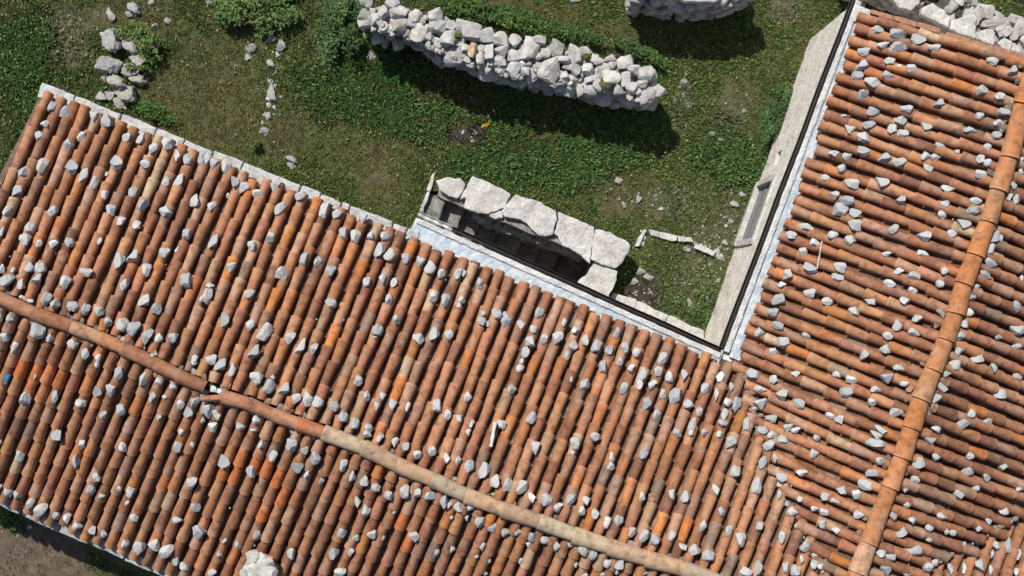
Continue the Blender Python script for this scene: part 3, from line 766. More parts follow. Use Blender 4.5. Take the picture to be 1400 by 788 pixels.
def thing_mesh(name, mb, m, label, cat, group=None):
    o = link(name, mb.mesh(name), m); return tag(o, label, cat, group)
mb = MB()
for pl in [[(592,236),(596,237),(588,262),(583,261)], [(584,262),(588,263),(578,290),(573,288)]]:
    slab_geo(mb, pl, .04, .2, .02, .012, 3)
thing_mesh('kerb_stone', mb, M['slab'], 'thin upright edging stones leading to the head of the stairs', 'edging')
mb = MB(); slab_geo(mb, [(838,400),(870,410),(868,425),(834,407)], .25, .3, .02, .03, 3); slab_geo(mb, [(871,411),(914,431),(908,444),(868,426)], .25, .3, .02, .03, 3); slab_geo(mb, [(915,431),(963,453),(962,470),(908,445)], .25, .3, .02, .03, 3)
thing_mesh('stone_ledge', mb, M['slab'], 'low pale stone ledge between grass and gutter near the inner corner', 'ledge')

# ------------------------------------------------------------------ dry stone walls
def c3(lst, ox, oy, s=3): return [(ox + x / s, oy + y / s, w_ / s, h_ / s) for x, y, w_, h_ in lst]
WS = c3([(520,55,45,65),(585,50,80,60),(590,105,72,62),(655,70,70,72),(735,60,62,55),(745,105,72,62),(525,110,38,52),(553,145,38,42),(500,150,48,82),(530,175,34,52),(582,178,48,62),(625,148,34,52),(670,130,78,88),(700,150,44,38),(670,190,55,38),(713,180,58,52),(710,220,48,34),(750,200,44,48),(745,240,48,46),(790,155,68,68),(800,105,48,44),(765,265,52,34),(820,235,98,82),(858,195,38,34),(890,205,38,68),(840,110,50,64),(885,130,84,78),(940,145,90,68),(925,197,38,44),(920,238,38,58),(870,265,54,54),(957,212,38,68),(1005,160,68,62),(1005,210,68,62),(1000,250,58,48),(957,295,88,88),(890,290,44,34),(1010,290,36,34),(830,175,54,34),(560,15,60,40),(490,80,40,50),(640,95,40,40)], 350, 0) + \
 c3([(15,170,54,62),(10,230,60,54),(78,200,74,108),(5,290,54,78),(140,210,46,58),(185,197,58,72),(265,220,68,88),(150,285,95,108),(55,293,38,38),(45,262,34,24),(80,315,42,58),(45,335,34,52),(75,345,34,38),(10,345,44,34),(195,350,54,64),(240,360,54,82),(215,310,38,34),(230,275,52,34),(265,285,44,54),(215,245,54,30),(313,285,48,52),(345,245,58,54),(383,275,38,52),(280,360,34,82),(318,325,44,34),(320,370,62,58),(350,340,38,72),(355,290,38,38),(408,315,78,72),(415,268,38,30),(400,240,54,34),(465,258,68,58),(375,400,88,78),(440,370,48,48),(465,325,44,62),(420,430,44,38),(475,405,78,72),(490,360,54,48),(515,370,34,44),(535,343,44,38),(500,290,54,44),(550,305,74,62),(553,395,78,108),(110,165,60,40),(300,215,50,50),(190,240,40,40)], 700, 0)
low_edge = [(505,55),(560,62),(600,88),(650,106),(700,120),(760,133),(830,146),(890,153)]
HW = 1.22
def yl(x):
    for (a, b), (c, d) in zip(low_edge, low_edge[1:]):
        if a <= x <= c: return b + (d - b) * (x - a) / (c - a)
    return 55 if x < 505 else 153
top_line = [(500,10),(560,6),(620,27),(700,47),(790,62),(840,78),(893,100)]
def edge_p(pl, t):
    x = pl[0][0] + (pl[-1][0] - pl[0][0]) * t
    for (a, b), (c, d) in zip(pl, pl[1:]):
        if a <= x <= c: return (x, b + (d - b) * (x - a) / (c - a))
    return pl[-1]
mb = MB()
for i, (x, y, w_, h_) in enumerate(WS):
    k = (CAMH - HW) / F; e = yl(x) - y; z = HW - (0.0 if e > 24 else (24 - e) * .034) + random.uniform(-.05, .05)
    col = grey(.92, 1.2)
    if abs(x - 646.7) < 2 and abs(y - 68) < 3: col = (1.15, .85, .58)
    if abs(x - 546.7) < 2 and abs(y - 35) < 3: col = (.75, .72, .66)
    rock_into(mb, W(x, y, z), w_ / 2 * k * 1.02, h_ / 2 * k * 1.02, min(w_, h_) / 2 * k * random.uniform(.7, .95), random.uniform(-.25, .1), col, BLOCKS if i % 3 else ROCKS, .14)
for i in range(330):
    t = random.random(); a_ = Vector(edge_p(top_line, t)); b_ = Vector((a_.x + 6, yl(a_.x + 6) - 8)); p = a_.lerp(b_, random.uniform(.08, .92)); s_ = random.uniform(.028, .065)
    rock_into(mb, W(p.x, p.y, HW - random.uniform(.03, .14)), s_ * random.uniform(.9, 1.6), s_, s_, random.uniform(0, 3), grey(.85, 1.15), ROCKS_LO)
top_edge = [(500,8),(560,4),(620,25),(700,45),(790,60),(840,76),(896,98)]
def edge_at(pl, t):
    i = min(int(t * (len(pl) - 1)), len(pl) - 2); f = t * (len(pl) - 1) - i; return Vector(pl[i]).lerp(Vector(pl[i + 1]), f)
NL = 7
for lay in range(NL):                                             # coursed faces on both sides and the end
    z = .1 + lay * (HW - .12) / NL; bat = .10 * (1 - lay / NL)
    for pl, sg in ((low_edge, 1), (top_edge, -1)):
        t = random.uniform(0, .03)
        while t < 1:
            p = edge_at(pl, min(.999, t)); q = W(p.x, p.y, .12 if sg > 0 else HW); s_ = random.uniform(.09, .19)
            q += Vector((0, (.25 - bat + random.uniform(-.04, .04)) * sg, 0))
            rock_into(mb, (q.x, q.y, z), s_ * 1.05, .13, random.uniform(.085, .12), -.3 + random.uniform(-.15, .15), grey(.7, 1.05), BLOCKS, .12); t += s_ * 2 / 5.9
    for t in np.arange(.1, 1, .27):
        p = Vector((894, 100)).lerp(Vector((889, 134)), t); q = W(p.x, p.y, HW * .9); s_ = random.uniform(.09, .15)
        rock_into(mb, (q.x - .04, q.y, z), .12, s_, .11, random.uniform(-.2, .2), grey(.75, 1.05), BLOCKS)
wl = thing_mesh('stone_wall', mb, M['wallstone'], 'tapering dry stone rubble wall crossing the courtyard grass', 'wall')
mb = MB(); N_ = 24; V = []; Fc = []
for i in range(N_ + 1):
    a = W(*edge_at(top_edge, min(.999, i / N_)), HW); b = W(*edge_at(low_edge, min(.999, i / N_)), .12)
    d = (b - a).normalized()
    a2, b2 = a + d * .14, b - d * .36
    V += [(a2.x, a2.y, HW - .10), (b2.x, b2.y, HW - .18), (b2.x, b2.y, -.1), (a2.x, a2.y, -.1)]
for i in range(N_):
    for k in range(4): Fc.append((i * 4 + k, i * 4 + (k + 1) % 4, i * 4 + 4 + (k + 1) % 4, i * 4 + 4 + k))
Fc += [(0, 3, 2, 1), (N_ * 4, N_ * 4 + 1, N_ * 4 + 2, N_ * 4 + 3)]
mb.add(V, Fc); link('rubble_core', mb.mesh('rubble_core'), M['core'], wl)

def simple_wall(pts, wd_px, z, label, sizes, seed, caps=None, layers=9):
    """wall along px centre line (seen at height z)"""
    random.seed(seed); mb = MB(); L = len(pts)
    LEN = sum((W(*b, z) - W(*a, z)).length for a, b in zip(pts, pts[1:])); NLs = 7
    def frame_(t):
        d = (edge_at(pts, min(.999, t + .02)) - edge_at(pts, max(0, t - .02))).normalized(); return edge_at(pts, min(.999, t)), d, Vector((-d.y, d.x))
    for sg in (-1, 1):
        for lay in range(NLs):
            t = random.uniform(0, .04)
            while t < 1:
                p, d, nn = frame_(t); q = W(*(p + nn * sg * wd_px * .42), z); s = random.uniform(.09, .18); jt = random.uniform(-.05, .05)
                off = W(*(p + nn * sg * wd_px * .5), z) - q; q = q + off.normalized() * jt
                rock_into(mb, (q.x, q.y, .1 + lay * (z - .16) / NLs), s * 1.04, .13, (z / NLs) * random.uniform(.42, .55), -math.atan2(d.y, d.x) + random.uniform(-.15, .15), grey(.68, 1.05), BLOCKS, .12); t += 2 * s / LEN
    for k in range(int(LEN * 16)):
        p, d, nn = frame_(random.random()); q = p + nn * random.uniform(-.42, .42) * wd_px; s = random.uniform(*sizes) * .8
        rock_into(mb, W(q.x, q.y, z - .08), s * 1.1, s * .9, s * .5, random.uniform(0, 3), grey(.85, 1.1), BLOCKS if k % 2 else ROCKS_LO)
    o = thing_mesh('stone_wall', mb, M['wallstone'], label, 'wall')
    mb = MB(); a, b = W(*pts[0], z), W(*pts[-1], z)
    V = []; Fc = []
    for i in range(9):
        p = edge_at(pts, min(.999, i / 8)); d = (edge_at(pts, min(.999, i / 8 + .02)) - edge_at(pts, max(0, i / 8 - .02))).normalized(); nn = Vector((-d.y, d.x)) * wd_px * .42
        a, b = W(*(p + nn), z), W(*(p - nn), z); V += [(a.x, a.y, z - .12), (b.x, b.y, z - .12), (b.x, b.y, -.1), (a.x, a.y, -.1)]
    for i in range(8):
        for k in range(4): Fc.append((i * 4 + k, i * 4 + (k + 1) % 4, i * 4 + 4 + (k + 1) % 4, i * 4 + 4 + k))
    Fc += [(0, 3, 2, 1), (32, 33, 34, 35)]
    mb.add(V, Fc); link('rubble_core', mb.mesh('rubble_core'), M['core'], o)
    if caps:
        for pl in caps:
            mb = MB(); slab_geo(mb, pl, z + .05, .16, .02, .03, 3); link('capstone', mb.mesh('capstone'), M['slab'], o)
    return o
simple_wall([(872,-27),(930,-20),(985,-19),(1022,-32)], 44, 1.15, 'stone wall with flat pale top cut by the upper frame edge', (.12, .2), 21,
  [[(862,-40),(918,-42),(922,-1),(890,-2),(868,-10)], [(923,-42),(995,-42),(996,-8),(978,3),(936,2),(924,-2)], [(1000,-40),(1030,-38),(1026,-12),(1008,2),(1000,-2)]])
C4 = lambda pts: [(1120 + x / 4, y / 4) for x, y in pts]
simple_wall([(1172,-44),(1240,-24),(1307,4),(1367,34),(1430,58)], 30, 1.1, 'rough wall of big flat boulders behind the end of the wing', (.1, .16), 22,
  [C4([(390,-60),(560,-50),(550,20),(500,58),(440,40),(395,0)]), C4([(560,40),(620,18),(660,40),(722,90),(712,152),(640,120),(558,78)]), C4([(730,110),(830,75),(862,92),(865,150),(852,212),(780,190),(716,160)]),
   C4([(860,175),(925,155),(962,168),(960,250),(900,228),(858,212)]), C4([(975,235),(1020,208),(1060,225),(1050,285),(1010,270)]), C4([(1060,230),(1108,262),(1106,292),(1052,286)]), C4([(220,-60),(380,-60),(388,-10),(330,-15)])])
random.seed(77)

# ------------------------------------------------------------------ boulders and field stones
def boulder(px, py, w_, h_, label, group, z=None, hz=.6, name='boulder', ang=None, cat='stone'):
    k = CAMH / F; hx, hy = w_ / 2 * k, h_ / 2 * k; hh = max(min(hx, hy) * hz, .03); zc = hh * .55 + (z or 0)
    o = bpy.data.objects.new(name, random.choice(BOULDER_ME)); COL.objects.link(o)
    o.location = W(px, py, zc); o.location.z += gz(o.location.x, o.location.y); o.scale = (hx, hy, hh)
    o.rotation_euler = (random.uniform(-.1, .1), random.uniform(-.1, .1), random.uniform(-.25, .25) if ang is None else ang)
    tag(o, label, cat, group); return o
G1 = 'boulders of the ruined wall by the left gable'
for (x, y, w_, h_, z, lab) in [
 (455,170,88,105,.1,'pale angular boulder with a pointed top at the upper left of the heap'),
 (450,270,108,92,.1,'widest rounded boulder on the left side of the heap'),
 (480,338,82,66,.2,'pale wedge boulder just below the widest rounded one'),
 (515,385,100,75,.1,'broad low boulder near the foot of the heap, closest to the eave'),
 (540,195,78,76,.05,'fissured grey boulder under the leafy weeds in the heap'),
 (615,175,72,60,.05,'boulder at the upper right end of the heap among weeds'),
 (535,290,78,58,.1,'flat boulder in the middle of the heap, right of the widest one'),
 (565,325,76,62,.05,'dark cracked boulder on the right flank of the heap'),
 (575,250,78,52,.05,'weed-covered boulder at the right centre of the heap'),
 (490,425,58,48,0,'half-hidden stone touching the cornice below the heap'),
 (415,395,58,42,0,'flat white stone left of the heap foot, beside the cornice'),
 (570,432,42,32,0,'small dull stone right of the heap foot by the creeping plant'),
 (455,395,46,40,0,'small stone wedged between flat white stone and broad low boulder'),
 (430,325,36,30,0,'small stone under the left edge of the widest boulder')]:
    boulder(x / 3, y / 3, w_ / 3, h_ / 3, lab, G1, z)
G2 = 'field stones lying in the grass'
for (ox, oy, x, y, w_, h_, lab) in [
 (0,0,552,38,62,58,'white knobbly stone near the top edge, above the boulder heap'),
 (0,0,530,60,34,28,'small stone touching the white knobbly one at the top edge'),
 (0,0,455,60,38,66,'narrow pale stone standing left of the white knobbly one'),
 (0,0,688,87,28,34,'small pale stone alone in dry grass right of the boulder heap'),
 (0,0,620,10,28,24,'small pale stone at the top edge, right of the knobbly one'),
 (0,0,920,10,44,30,'pale stone on top edge just left of the first round bush'),
 (0,0,862,10,32,24,'small stone on top edge, second from the first round bush'),
 (0,0,955,35,40,28,'low stone at the left foot of the first round bush'),
 (0,0,1028,200,50,42,'white stone west of the old wall line under the first bush'),
 (0,0,1015,235,24,34,'small grey stone under the white one on the old wall line'),
 (350,0,58,160,54,34,'flat pale stone at the start of the old wall line below the bush'),
 (350,0,100,185,48,56,'squarish grey stone at the start of the old wall line'),
 (350,0,62,262,34,46,'pale stone one third down the old wall line'),
 (350,0,65,380,42,74,'long upright stone halfway down the old wall line'),
 (350,0,50,475,32,32,'small stone two thirds down the old wall line'),
 (350,0,35,535,38,28,'flat stone near the lower end of the old wall line'),
 (350,0,148,655,56,34,'white stone lying alone close to the cornice'),
 (350,0,145,680,34,34,'small white stone leaning on the lone white one by the cornice'),
 (350,0,80,75,44,42,'grey stone showing through the first round bush'),
 (350,0,475,235,38,48,'grey stone under the lower right edge of the second bush'),
 (350,0,432,18,96,62,'large grey boulder at the top edge over the second bush'),
 (700,0,258,2,52,22,'bluish white stone cut by the top edge, between the two walls'),
 (700,0,438,742,36,36,'white pebble-sized stone in grass above the square capstone'),
 (700,0,380,710,22,24,'small white stone left of the one above the square capstone'),
 (700,0,715,430,44,48,'flat pale stone sunk in grass east of the wall end'),
 (700,0,705,335,34,28,'small buff stone sunk in grass nearest the wall end'),
 (700,0,825,548,42,24,'white stone in the worn patch west of the wing bush'),
 (700,0,850,572,36,16,'thin white stone just below another in the worn patch'),
 (700,0,950,455,22,20,'tiny white stone in the worn patch above the others'),
 (700,263,915,50,44,34,'pale stone near the window sill of the wing'),
 (700,263,945,8,34,26,'pale stone in rubble just above the window'),
 (700,263,875,205,30,26,'small stone below the window, beside the facade foot'),
 (700,263,895,120,30,24,'small stone left of the window foot'),
 (700,263,730,455,34,36,'pale stone in weeds above the low ledge'),
 (700,263,802,437,24,34,'small white stone beside the facade foot near the inner corner'),
 (700,263,760,408,34,18,'flat pale stone in weeds, second above the low ledge'),
 (700,263,525,322,44,32,'grey stone in the shaded hollow right of the square capstone'),
 (700,263,560,348,44,36,'paler stone at the edge of the shaded hollow'),
 (700,263,500,365,36,30,'dull stone deep in the shaded hollow beside the capstones'),
 (700,263,720,235,26,22,'small stone under the middle of the broken edging'),
 (700,263,520,30,26,30,'small pale stone in grass above the broken edging'),
 (700,263,460,52,26,28,'pale stone in grass left above the broken edging')]:
    boulder(ox + x / 3, oy + y / 3, w_ / 3, h_ / 3, lab, G2, name='field_stone')
G3 = 'broken edging stones beside the stairs'
for pl, lab in [([(545,150),(553,156),(520,222),(502,226),(512,200)], 'slanting edging stone, first from the square capstone'), ([(556,152),(604,162),(602,183),(572,176)], 'short edging stone at the top bend'),
                ([(604,163),(640,168),(680,180),(676,200),(640,198),(604,184)], 'long flat edging stone in the middle'), ([(682,181),(735,186),(745,206),(682,202)], 'small split edging stone'),
                ([(752,210),(790,222),(836,245),(830,262),(790,248),(746,228)], 'detached edging stone pointing at the facade')]:
    mb = MB(); slab_geo(mb, [(700 + x / 3, 263 + y / 3) for x, y in pl], .09, .18, .015, .015, 3)
    thing_mesh('edging_stone', mb, M['slab'], lab, 'edging', G3)
# gravel and chips in the worn ground
mb = MB()
for i in range(60):
    p = edge_at([(872,335),(884,318),(915,324),(945,333),(978,345),(985,352)], random.random() * .99); q = W(p.x + random.gauss(0, 3), p.y + random.gauss(0, 3), 0); s_ = random.uniform(.015, .045)
    rock_into(mb, (q.x, q.y, gz(q.x, q.y) + s_ * .3), s_ * 1.3, s_, s_ * .6, random.uniform(0, 3), grey(.75, 1.0))
for i in range(22):
    p = edge_at([(378,52),(372,90),(372,128),(366,160),(360,182)], random.random() * .99); q = W(p.x + random.gauss(0, 4), p.y + random.gauss(0, 4), 0); s_ = random.uniform(.015, .05)
    rock_into(mb, (q.x, q.y, gz(q.x, q.y) + s_ * .3), s_ * 1.3, s_, s_ * .6, random.uniform(0, 3), grey(.7, 1.0))
for i in range(420):
    cx, cy, rx, ry = random.choice([(955,385,55,50),(975,325,50,35),(1000,170,25,50),(1002,300,20,60),(935,140,14,28),(905,270,60,22),(885,400,25,25),(100,40,40,30),(30,755,70,40),(345,110,25,70),(372,150,10,70),(200,30,60,25),(640,185,30,20)])
    x, y = random.gauss(cx, rx * .55), random.gauss(cy, ry * .55); p = W(x, y, 0); s = abs(random.gauss(0, .011)) + .006
    if cx < 700 and random.random() < .4: continue
    if inside(PITR, np.array([p.x]), np.array([p.y]))[0]: continue
    rock_into(mb, (p.x, p.y, gz(p.x, p.y) + s * .25), s * random.uniform(.8, 2.2), s, s * .5, random.uniform(0, 3), grey(.5, .95))
tag(link('gravel', mb.mesh('gravel'), M['rock_mass']), 'pale stone chips scattered over the worn courtyard ground', 'gravel', kind='stuff')

# ------------------------------------------------------------------ vegetation
def leaves_mesh(P, size, cols, name, up=.5, aspect=.55):
    n = len(P); d = rng.normal(size=(n, 3)); d[:, 2] = np.abs(d[:, 2]) * .3; d /= np.linalg.norm(d, axis=1)[:, None]
    nr = rng.normal(size=(n, 3)) * (1 - up); nr[:, 2] += up + .25; nr -= d * (nr * d).sum(1)[:, None]; nr /= np.linalg.norm(nr, axis=1)[:, None]
    sx = np.cross(nr, d); L = size[:, None]
    V = np.stack([P, P + d * L * .5 + sx * L * aspect * .5 + nr * L * .06, P + d * L, P + d * L * .5 - sx * L * aspect * .5 + nr * L * .06], 1).reshape(-1, 3)
    Q = np.arange(n * 4).reshape(-1, 4)
    return np_mesh(name, V, Q, False, np.repeat(cols, 4, axis=0))
def plant(px, py, rx, ry, h, n, label, name='shrub', cat='shrub', base=(.07,.125,.036), ls=.055, group=None, rot=0.0, lumps=26):
    root = empty(name, W(px, py, 0)); root.location.z = 0; tag(root, label, cat, group)
    k = CAMH / F; a, b = rx * k, ry * k
    cl = []
    for i in range(lumps):
        t = random.uniform(0, 6.28); q = math.sqrt(random.random()) * .98; cl.append((math.cos(t) * q * a, math.sin(t) * q * b, h * (1 - .6 * q * q) * random.uniform(.45, .85), random.uniform(.18, .46)))
    idx = rng.integers(0, lumps, n); C = np.array(cl)[idx]
    d = rng.normal(size=(n, 3)); d /= np.linalg.norm(d, axis=1)[:, None]; r = rng.random(n) ** .45
    P = C[:, :3] + d * (r * C[:, 3])[:, None] * np.array([a, b, h * .8]) * np.array([1, 1, .8])
    P[:, 2] = np.abs(P[:, 2]) + .01
    c, s = math.cos(rot), math.sin(rot); P[:, :2] = P[:, :2] @ np.array([[c, s], [-s, c]])
    lum = np.array([random.uniform(.9, 1.9) for _ in cl])[idx]
    cols = np.array(base) * (lum * rng.uniform(.7, 1.35, n))[:, None]; cols[:, 0] *= rng.uniform(.8, 1.5, n)
    link('foliage', leaves_mesh(P, rng.uniform(.6, 1.3, n) * ls, cols, 'foliage', .55), M['leaf'], root)
    mb = MB()
    for i in range(min(lumps, 10)):
        x, y, z, _ = cl[i]; x, y = x * c - y * s, x * s + y * c
        e = Vector((x, y, z)); st = Vector((x * .2, y * .2, 0)); d_ = (e - st).normalized(); sx = d_.orthogonal().normalized(); sy = d_.cross(sx)
        mb.box(((e + st) / 2)[:], d_[:], sx[:], sy[:], (e - st).length / 2, .006, .006)
    link('stem', mb.mesh('stem'), M['stem'], root); return root
plant(352, 12, 52, 36, .55, 5200, 'first round leafy bush at the top edge, left of the second bush', ls=.06)
plant(470, 42, 36, 46, .60, 5200, 'second round dark green bush at the left end of the rubble wall', ls=.055, base=(.056,.11,.036))
plant(1056, 165, 17, 46, .45, 2600, 'dense green bush growing against the foot of the wing facade', ls=.045, base=(.052,.11,.034), rot=-.35)
plant(730, 40, 95, 15, .45, 5200, 'long strip of nettles behind the rubble wall', 'nettles', 'weeds', ls=.055, base=(.045,.095,.022), rot=-.26, lumps=34)
plant(645, 18, 40, 14, .4, 2200, 'clump of weeds behind the left part of the rubble wall', 'weeds', 'weeds', ls=.055, base=(.05,.10,.022), rot=-.2)
plant(872, 74, 34, 12, .35, 1800, 'low weeds behind the right end of the rubble wall', 'weeds', 'weeds', ls=.055, base=(.04,.085,.022), rot=-.5)
plant(215, 154, 30, 12, .25, 1500, 'creeping green plant beside the cornice below the boulder heap', 'creeper', 'weeds', ls=.05, base=(.05,.11,.025), rot=-.3)
plant(182, 47, 26, 12, .45, 500, 'bright leafy weeds over the top of the boulder heap', 'weeds', 'weeds', ls=.06, base=(.08,.14,.035))
plant(210, 66, 17, 22, .5, 600, 'leafy weeds sprawling over the right side of the boulder heap', 'weeds', 'weeds', ls=.06, base=(.075,.13,.035))
plant(193, 92, 14, 8, .5, 260, 'small leafy weed in the middle of the boulder heap', 'weeds', 'weeds', ls=.055, base=(.08,.14,.035), lumps=6)
plant(512, 45, 9, 22, 1.5, 500, 'climbing weed on the left end stones of the rubble wall', 'weeds', 'weeds', ls=.05, base=(.06,.11,.03), lumps=8)
for (x, y, lab) in [(626, 51, 'small weed in a gap above the tan wall stone'), (828, 115, 'small yellowish weed in a gap near the wall end'), (800, 78, 'weed sprouting from the upper edge of the rubble wall')]:
    r_ = plant(x, y, 6, 5, .12, 130, lab, 'weed_tuft', 'weeds', ls=.045, base=(.10,.13,.03), lumps=5); r_.location = W(x, y, HW + .02)
plant(663, 171, 3, 3, .10, 14, 'single yellow flower beside the dark soil patch', 'flower', 'flower', ls=.045, base=(.55, .42, .02), lumps=3)
plant(20, 705, 22, 14, .25, 800, 'weeds under the lower left eave', 'weeds', 'weeds', ls=.05, base=(.05,.10,.025), rot=-.4)
plant(955, 415, 40, 28, .16, 900, 'scattered weeds in the gravelly corner by the ledge', 'weeds', 'weeds', ls=.05, base=(.055,.10,.03), lumps=26)
plant(640, 12, 8, 5, .2, 10, 'x', 'weed_tuft', 'weeds') if False else None
plant(353, 203, 8, 14, .2, 300, 'small leafy weed at the lower end of the old wall line', 'weeds', 'weeds', ls=.045, base=(.06,.10,.03), lumps=6)
plant(940, 165, 26, 40, .10, 500, 'clover patch in the worn grass east of the wall end', 'weeds', 'weeds', ls=.04, base=(.05,.09,.025), lumps=20)

# grass over the whole courtyard (one mass)
def build_grass():
    n = 440000
    x = rng.uniform(-12.9, 12.9, n); y = rng.uniform(-7.8, 7.8, n)
    k = F / CAMH; px = 700 + x * k; py = 394 - y * k
    hp = [(64,150),(575,320),(985,500),(1175,40),(1500,150),(1500,900),(260,900),(230,805),(-20,690),(-200,600),(0,270)]
    keep = ~inside(hp, px, py) & ~inside(PITR, x, y) & ~inside([(505,15),(560,10),(620,30),(700,52),(790,68),(840,82),(892,100),(888,145),(830,138),(760,128),(700,114),(650,100),(600,80),(560,55),(505,50)], px, py)
    x, y = x[keep], y[keep]
    col, dens, lush = field(x, y); kk = rng.random(len(x)) < dens * (.72 + .28 * lush)
    x, y, col, lush = x[kk], y[kk], col[kk], lush[kk]; n = len(x)
    B = 4
    X = np.repeat(x, B); Y = np.repeat(y, B); m = len(X)
    X += rng.normal(0, .018, m); Y += rng.normal(0, .018, m)
    tv = rng.uniform(.42, 1.55, n) ** 1.4; Lh = rng.uniform(.022, .055, m) * np.repeat((.6 + .9 * lush) * (.6 + .5 * tv), B); a = rng.uniform(0, 6.283, m); lean = rng.uniform(.3, 1.3, m)
    wv = rng.uniform(.005, .012, m) * np.repeat(.75 + .8 * lush, B)
    Z = np.repeat(np.array([gz(p, q) for p, q in zip(x, y)]), B) - .004
    dx, dy = np.cos(a), np.sin(a)
    base = np.stack([X, Y, Z], 1); s = np.stack([-dy, dx, np.zeros(m)], 1) * wv[:, None]
    mid = base + np.stack([dx * Lh * lean * .45, dy * Lh * lean * .45, Lh * .75], 1); tip = base + np.stack([dx * Lh * lean, dy * Lh * lean, Lh * .95], 1)
    V = np.stack([base - s * .6, base + s * .6, mid + s, tip, mid - s], 1).reshape(-1, 3); Q = np.arange(m * 5).reshape(-1, 5)
    c = np.repeat(col * tv[:, None], B, axis=0) * rng.uniform(.75, 1.55, m)[:, None]
    tint = np.repeat(rng.random(n), B); c[:, 0] *= .85 + .6 * (tint > .8) * tint; c[:, 1] *= 1.12
    o = link('grass', np_mesh('grass', V, Q, False, np.repeat(c, 5, axis=0)), M['leaf'])
    tag(o, 'short mixed green and dry grass covering the courtyard', 'grass', kind='stuff')
build_grass()
def build_clover():
    n = 60000; x = rng.uniform(-10.2, 10.2, n); y = rng.uniform(-6, 6, n); k = F / CAMH; px = 700 + x * k; py = 394 - y * k
    hp = [(64,150),(575,320),(985,500),(1175,40),(1500,150),(1500,900),(260,900),(230,805),(-20,690),(-200,600),(0,270)]
    kp = ~inside(hp, px, py) & ~inside(PITR, x, y) & ~inside([(505,15),(700,52),(892,100),(888,145),(760,128),(650,100),(560,55)], px, py)
    x, y = x[kp], y[kp]; col, dens, lush = field(x, y)
    cl = np.array([noise.fractal((a * 2.3, b * 2.3, 4.4), 1, 2, 3) for a, b in zip(x, y)])
    kp = (rng.random(len(x)) < np.clip(.25 + lush * .6, 0, 1)) & (cl > -.05) & (dens > .3); x, y, col, lush = x[kp], y[kp], col[kp], lush[kp]; n = len(x)
    P = np.stack([x, y, rng.uniform(.015, .06, n)], 1)
    c = col * rng.uniform(.8, 2.3, n)[:, None]; c[:, 1] *= 1.12
    tag(link('clover', leaves_mesh(P, rng.uniform(.022, .06, n), c, 'clover', .6, .7), M['leaf']), 'clover and small broad leaves mixed into the courtyard grass', 'clover', kind='stuff')
build_clover()

# ------------------------------------------------------------------ loose stones on the roof: traced crop by crop (x, y, w, h at 4x)
RS = []
def crop(ox, oy, txt):
    for t in txt.split(';'):
        a = [float(v) for v in t.split(',')]; RS.append((ox + a[0] / 4, oy + a[1] / 4, a[2] / 4, a[3] / 4))
crop(0,100,'288,184,46,66;362,213,46,85;247,284,50,50;214,351,48,62;510,241,48,70;587,261,76,85;453,349,64,60;375,390,52,62;690,358,40,62;774,357,46,85;834,414,50,70;914,392,64,80;797,500,54,52;640,495,60,82;968,453,42,70;1026,470,50,78;1105,470,45,75;225,510,62,98;396,520,62,80;129,540,60,80;457,565,45,100;584,554,20,28;514,602,46,70;568,662,42,58;95,648,52,70;726,650,48,72;907,596,38,58;977,594,48,95;785,722,60,62;1070,700,62,82;38,756,42,62;286,754,62,70;603,752,56,70;906,757,66,66')
crop(0,297,'165,58,56,66;134,127,60,78;10,78,22,62;213,145,32,52;288,149,46,58;380,139,54,60;664,22,54,54;746,47,48,52;546,132,22,46;1022,92,52,62;898,191,54,64;971,178,22,38;652,244,56,90;730,216,62,78;797,290,56,76;1018,343,70,84;14,283,34,52;165,275,50,62;220,278,62,70;70,292,24,34;40,345,70,90;203,339,52,66;117,367,48,64;471,300,68,52;352,358,64,76;677,369,52,74;250,448,54,74;300,472,56,60;400,489,72,66;467,506,48,64;541,520,58,62;790,457,60,74;859,502,52,66;1108,447,30,66;592,572,46,58;668,586,64,84;728,606,62,92;797,650,62,96;870,665,44,60;945,660,50,62;836,757,32,24;5,548,16,56;56,556,42,62;206,630,74,100;278,657,40,60;24,653,50,56;82,711,36,78;395,697,56,62;467,749,54,70;537,768,32,50;1064,775,34,40;125,440,40,22;165,460,40,22')
crop(0,494,'142,205,54,90;300,197,40,92;531,15,30,48;648,68,56,92;539,165,48,64;607,155,54,72;783,99,50,94;872,110,38,46;947,141,38,46;835,194,36,70;905,197,38,30;441,231,54,52;660,265,62,72;567,293,38,50;987,238,44,64;1063,231,58,56;1034,280,48,64;873,308,24,40;1110,265,20,55;1110,325,24,46;991,389,28,48;307,408,68,86;448,456,36,62;670,468,52,54;970,470,50,70;1053,457,26,38;105,519,52,70;415,544,48,80;529,640,50,72;495,709,44,66;557,742,36,42;655,697,24,36;714,719,40,74;697,775,24,30;1048,663,56,66;45,717,44,64;97,738,62,58;167,765,42,60;5,687,14,30;3,447,14,44;1062,8,34,34;192,85,16,36')
crop(0,591,'167,388,42,76;225,422,72,78;306,458,38,58;368,467,42,66;423,512,52,46;501,540,52,74;569,557,36,62;687,610,42,64;728,474,64,58;757,634,66,84;848,616,62,62;912,648,72,84;961,706,34,56;1006,733,58,46;1067,409,64,58;969,481,52,46;1085,545,78,88')
crop(280,197,'15,85,36,70;45,108,56,66;114,125,62,90;165,211,48,76;217,244,58,70;285,275,56,50;130,282,24,30;34,343,44,66;382,223,56,92;525,284,60,66;414,352,56,96;654,360,52,104;724,382,52,64;863,407,46,72;757,487,52,72;818,507,62,78;908,499,38,48;984,504,54,56;956,588,52,82;1014,607,60,88;1097,628,50,68;48,534,46,88;357,514,44,62;255,558,46,68;542,628,44,76;619,647,40,72;687,690,52,70;140,671,52,66;424,710,62,78;884,757,40,60;970,737,38,70;1035,760,36,60;30,775,50,30')
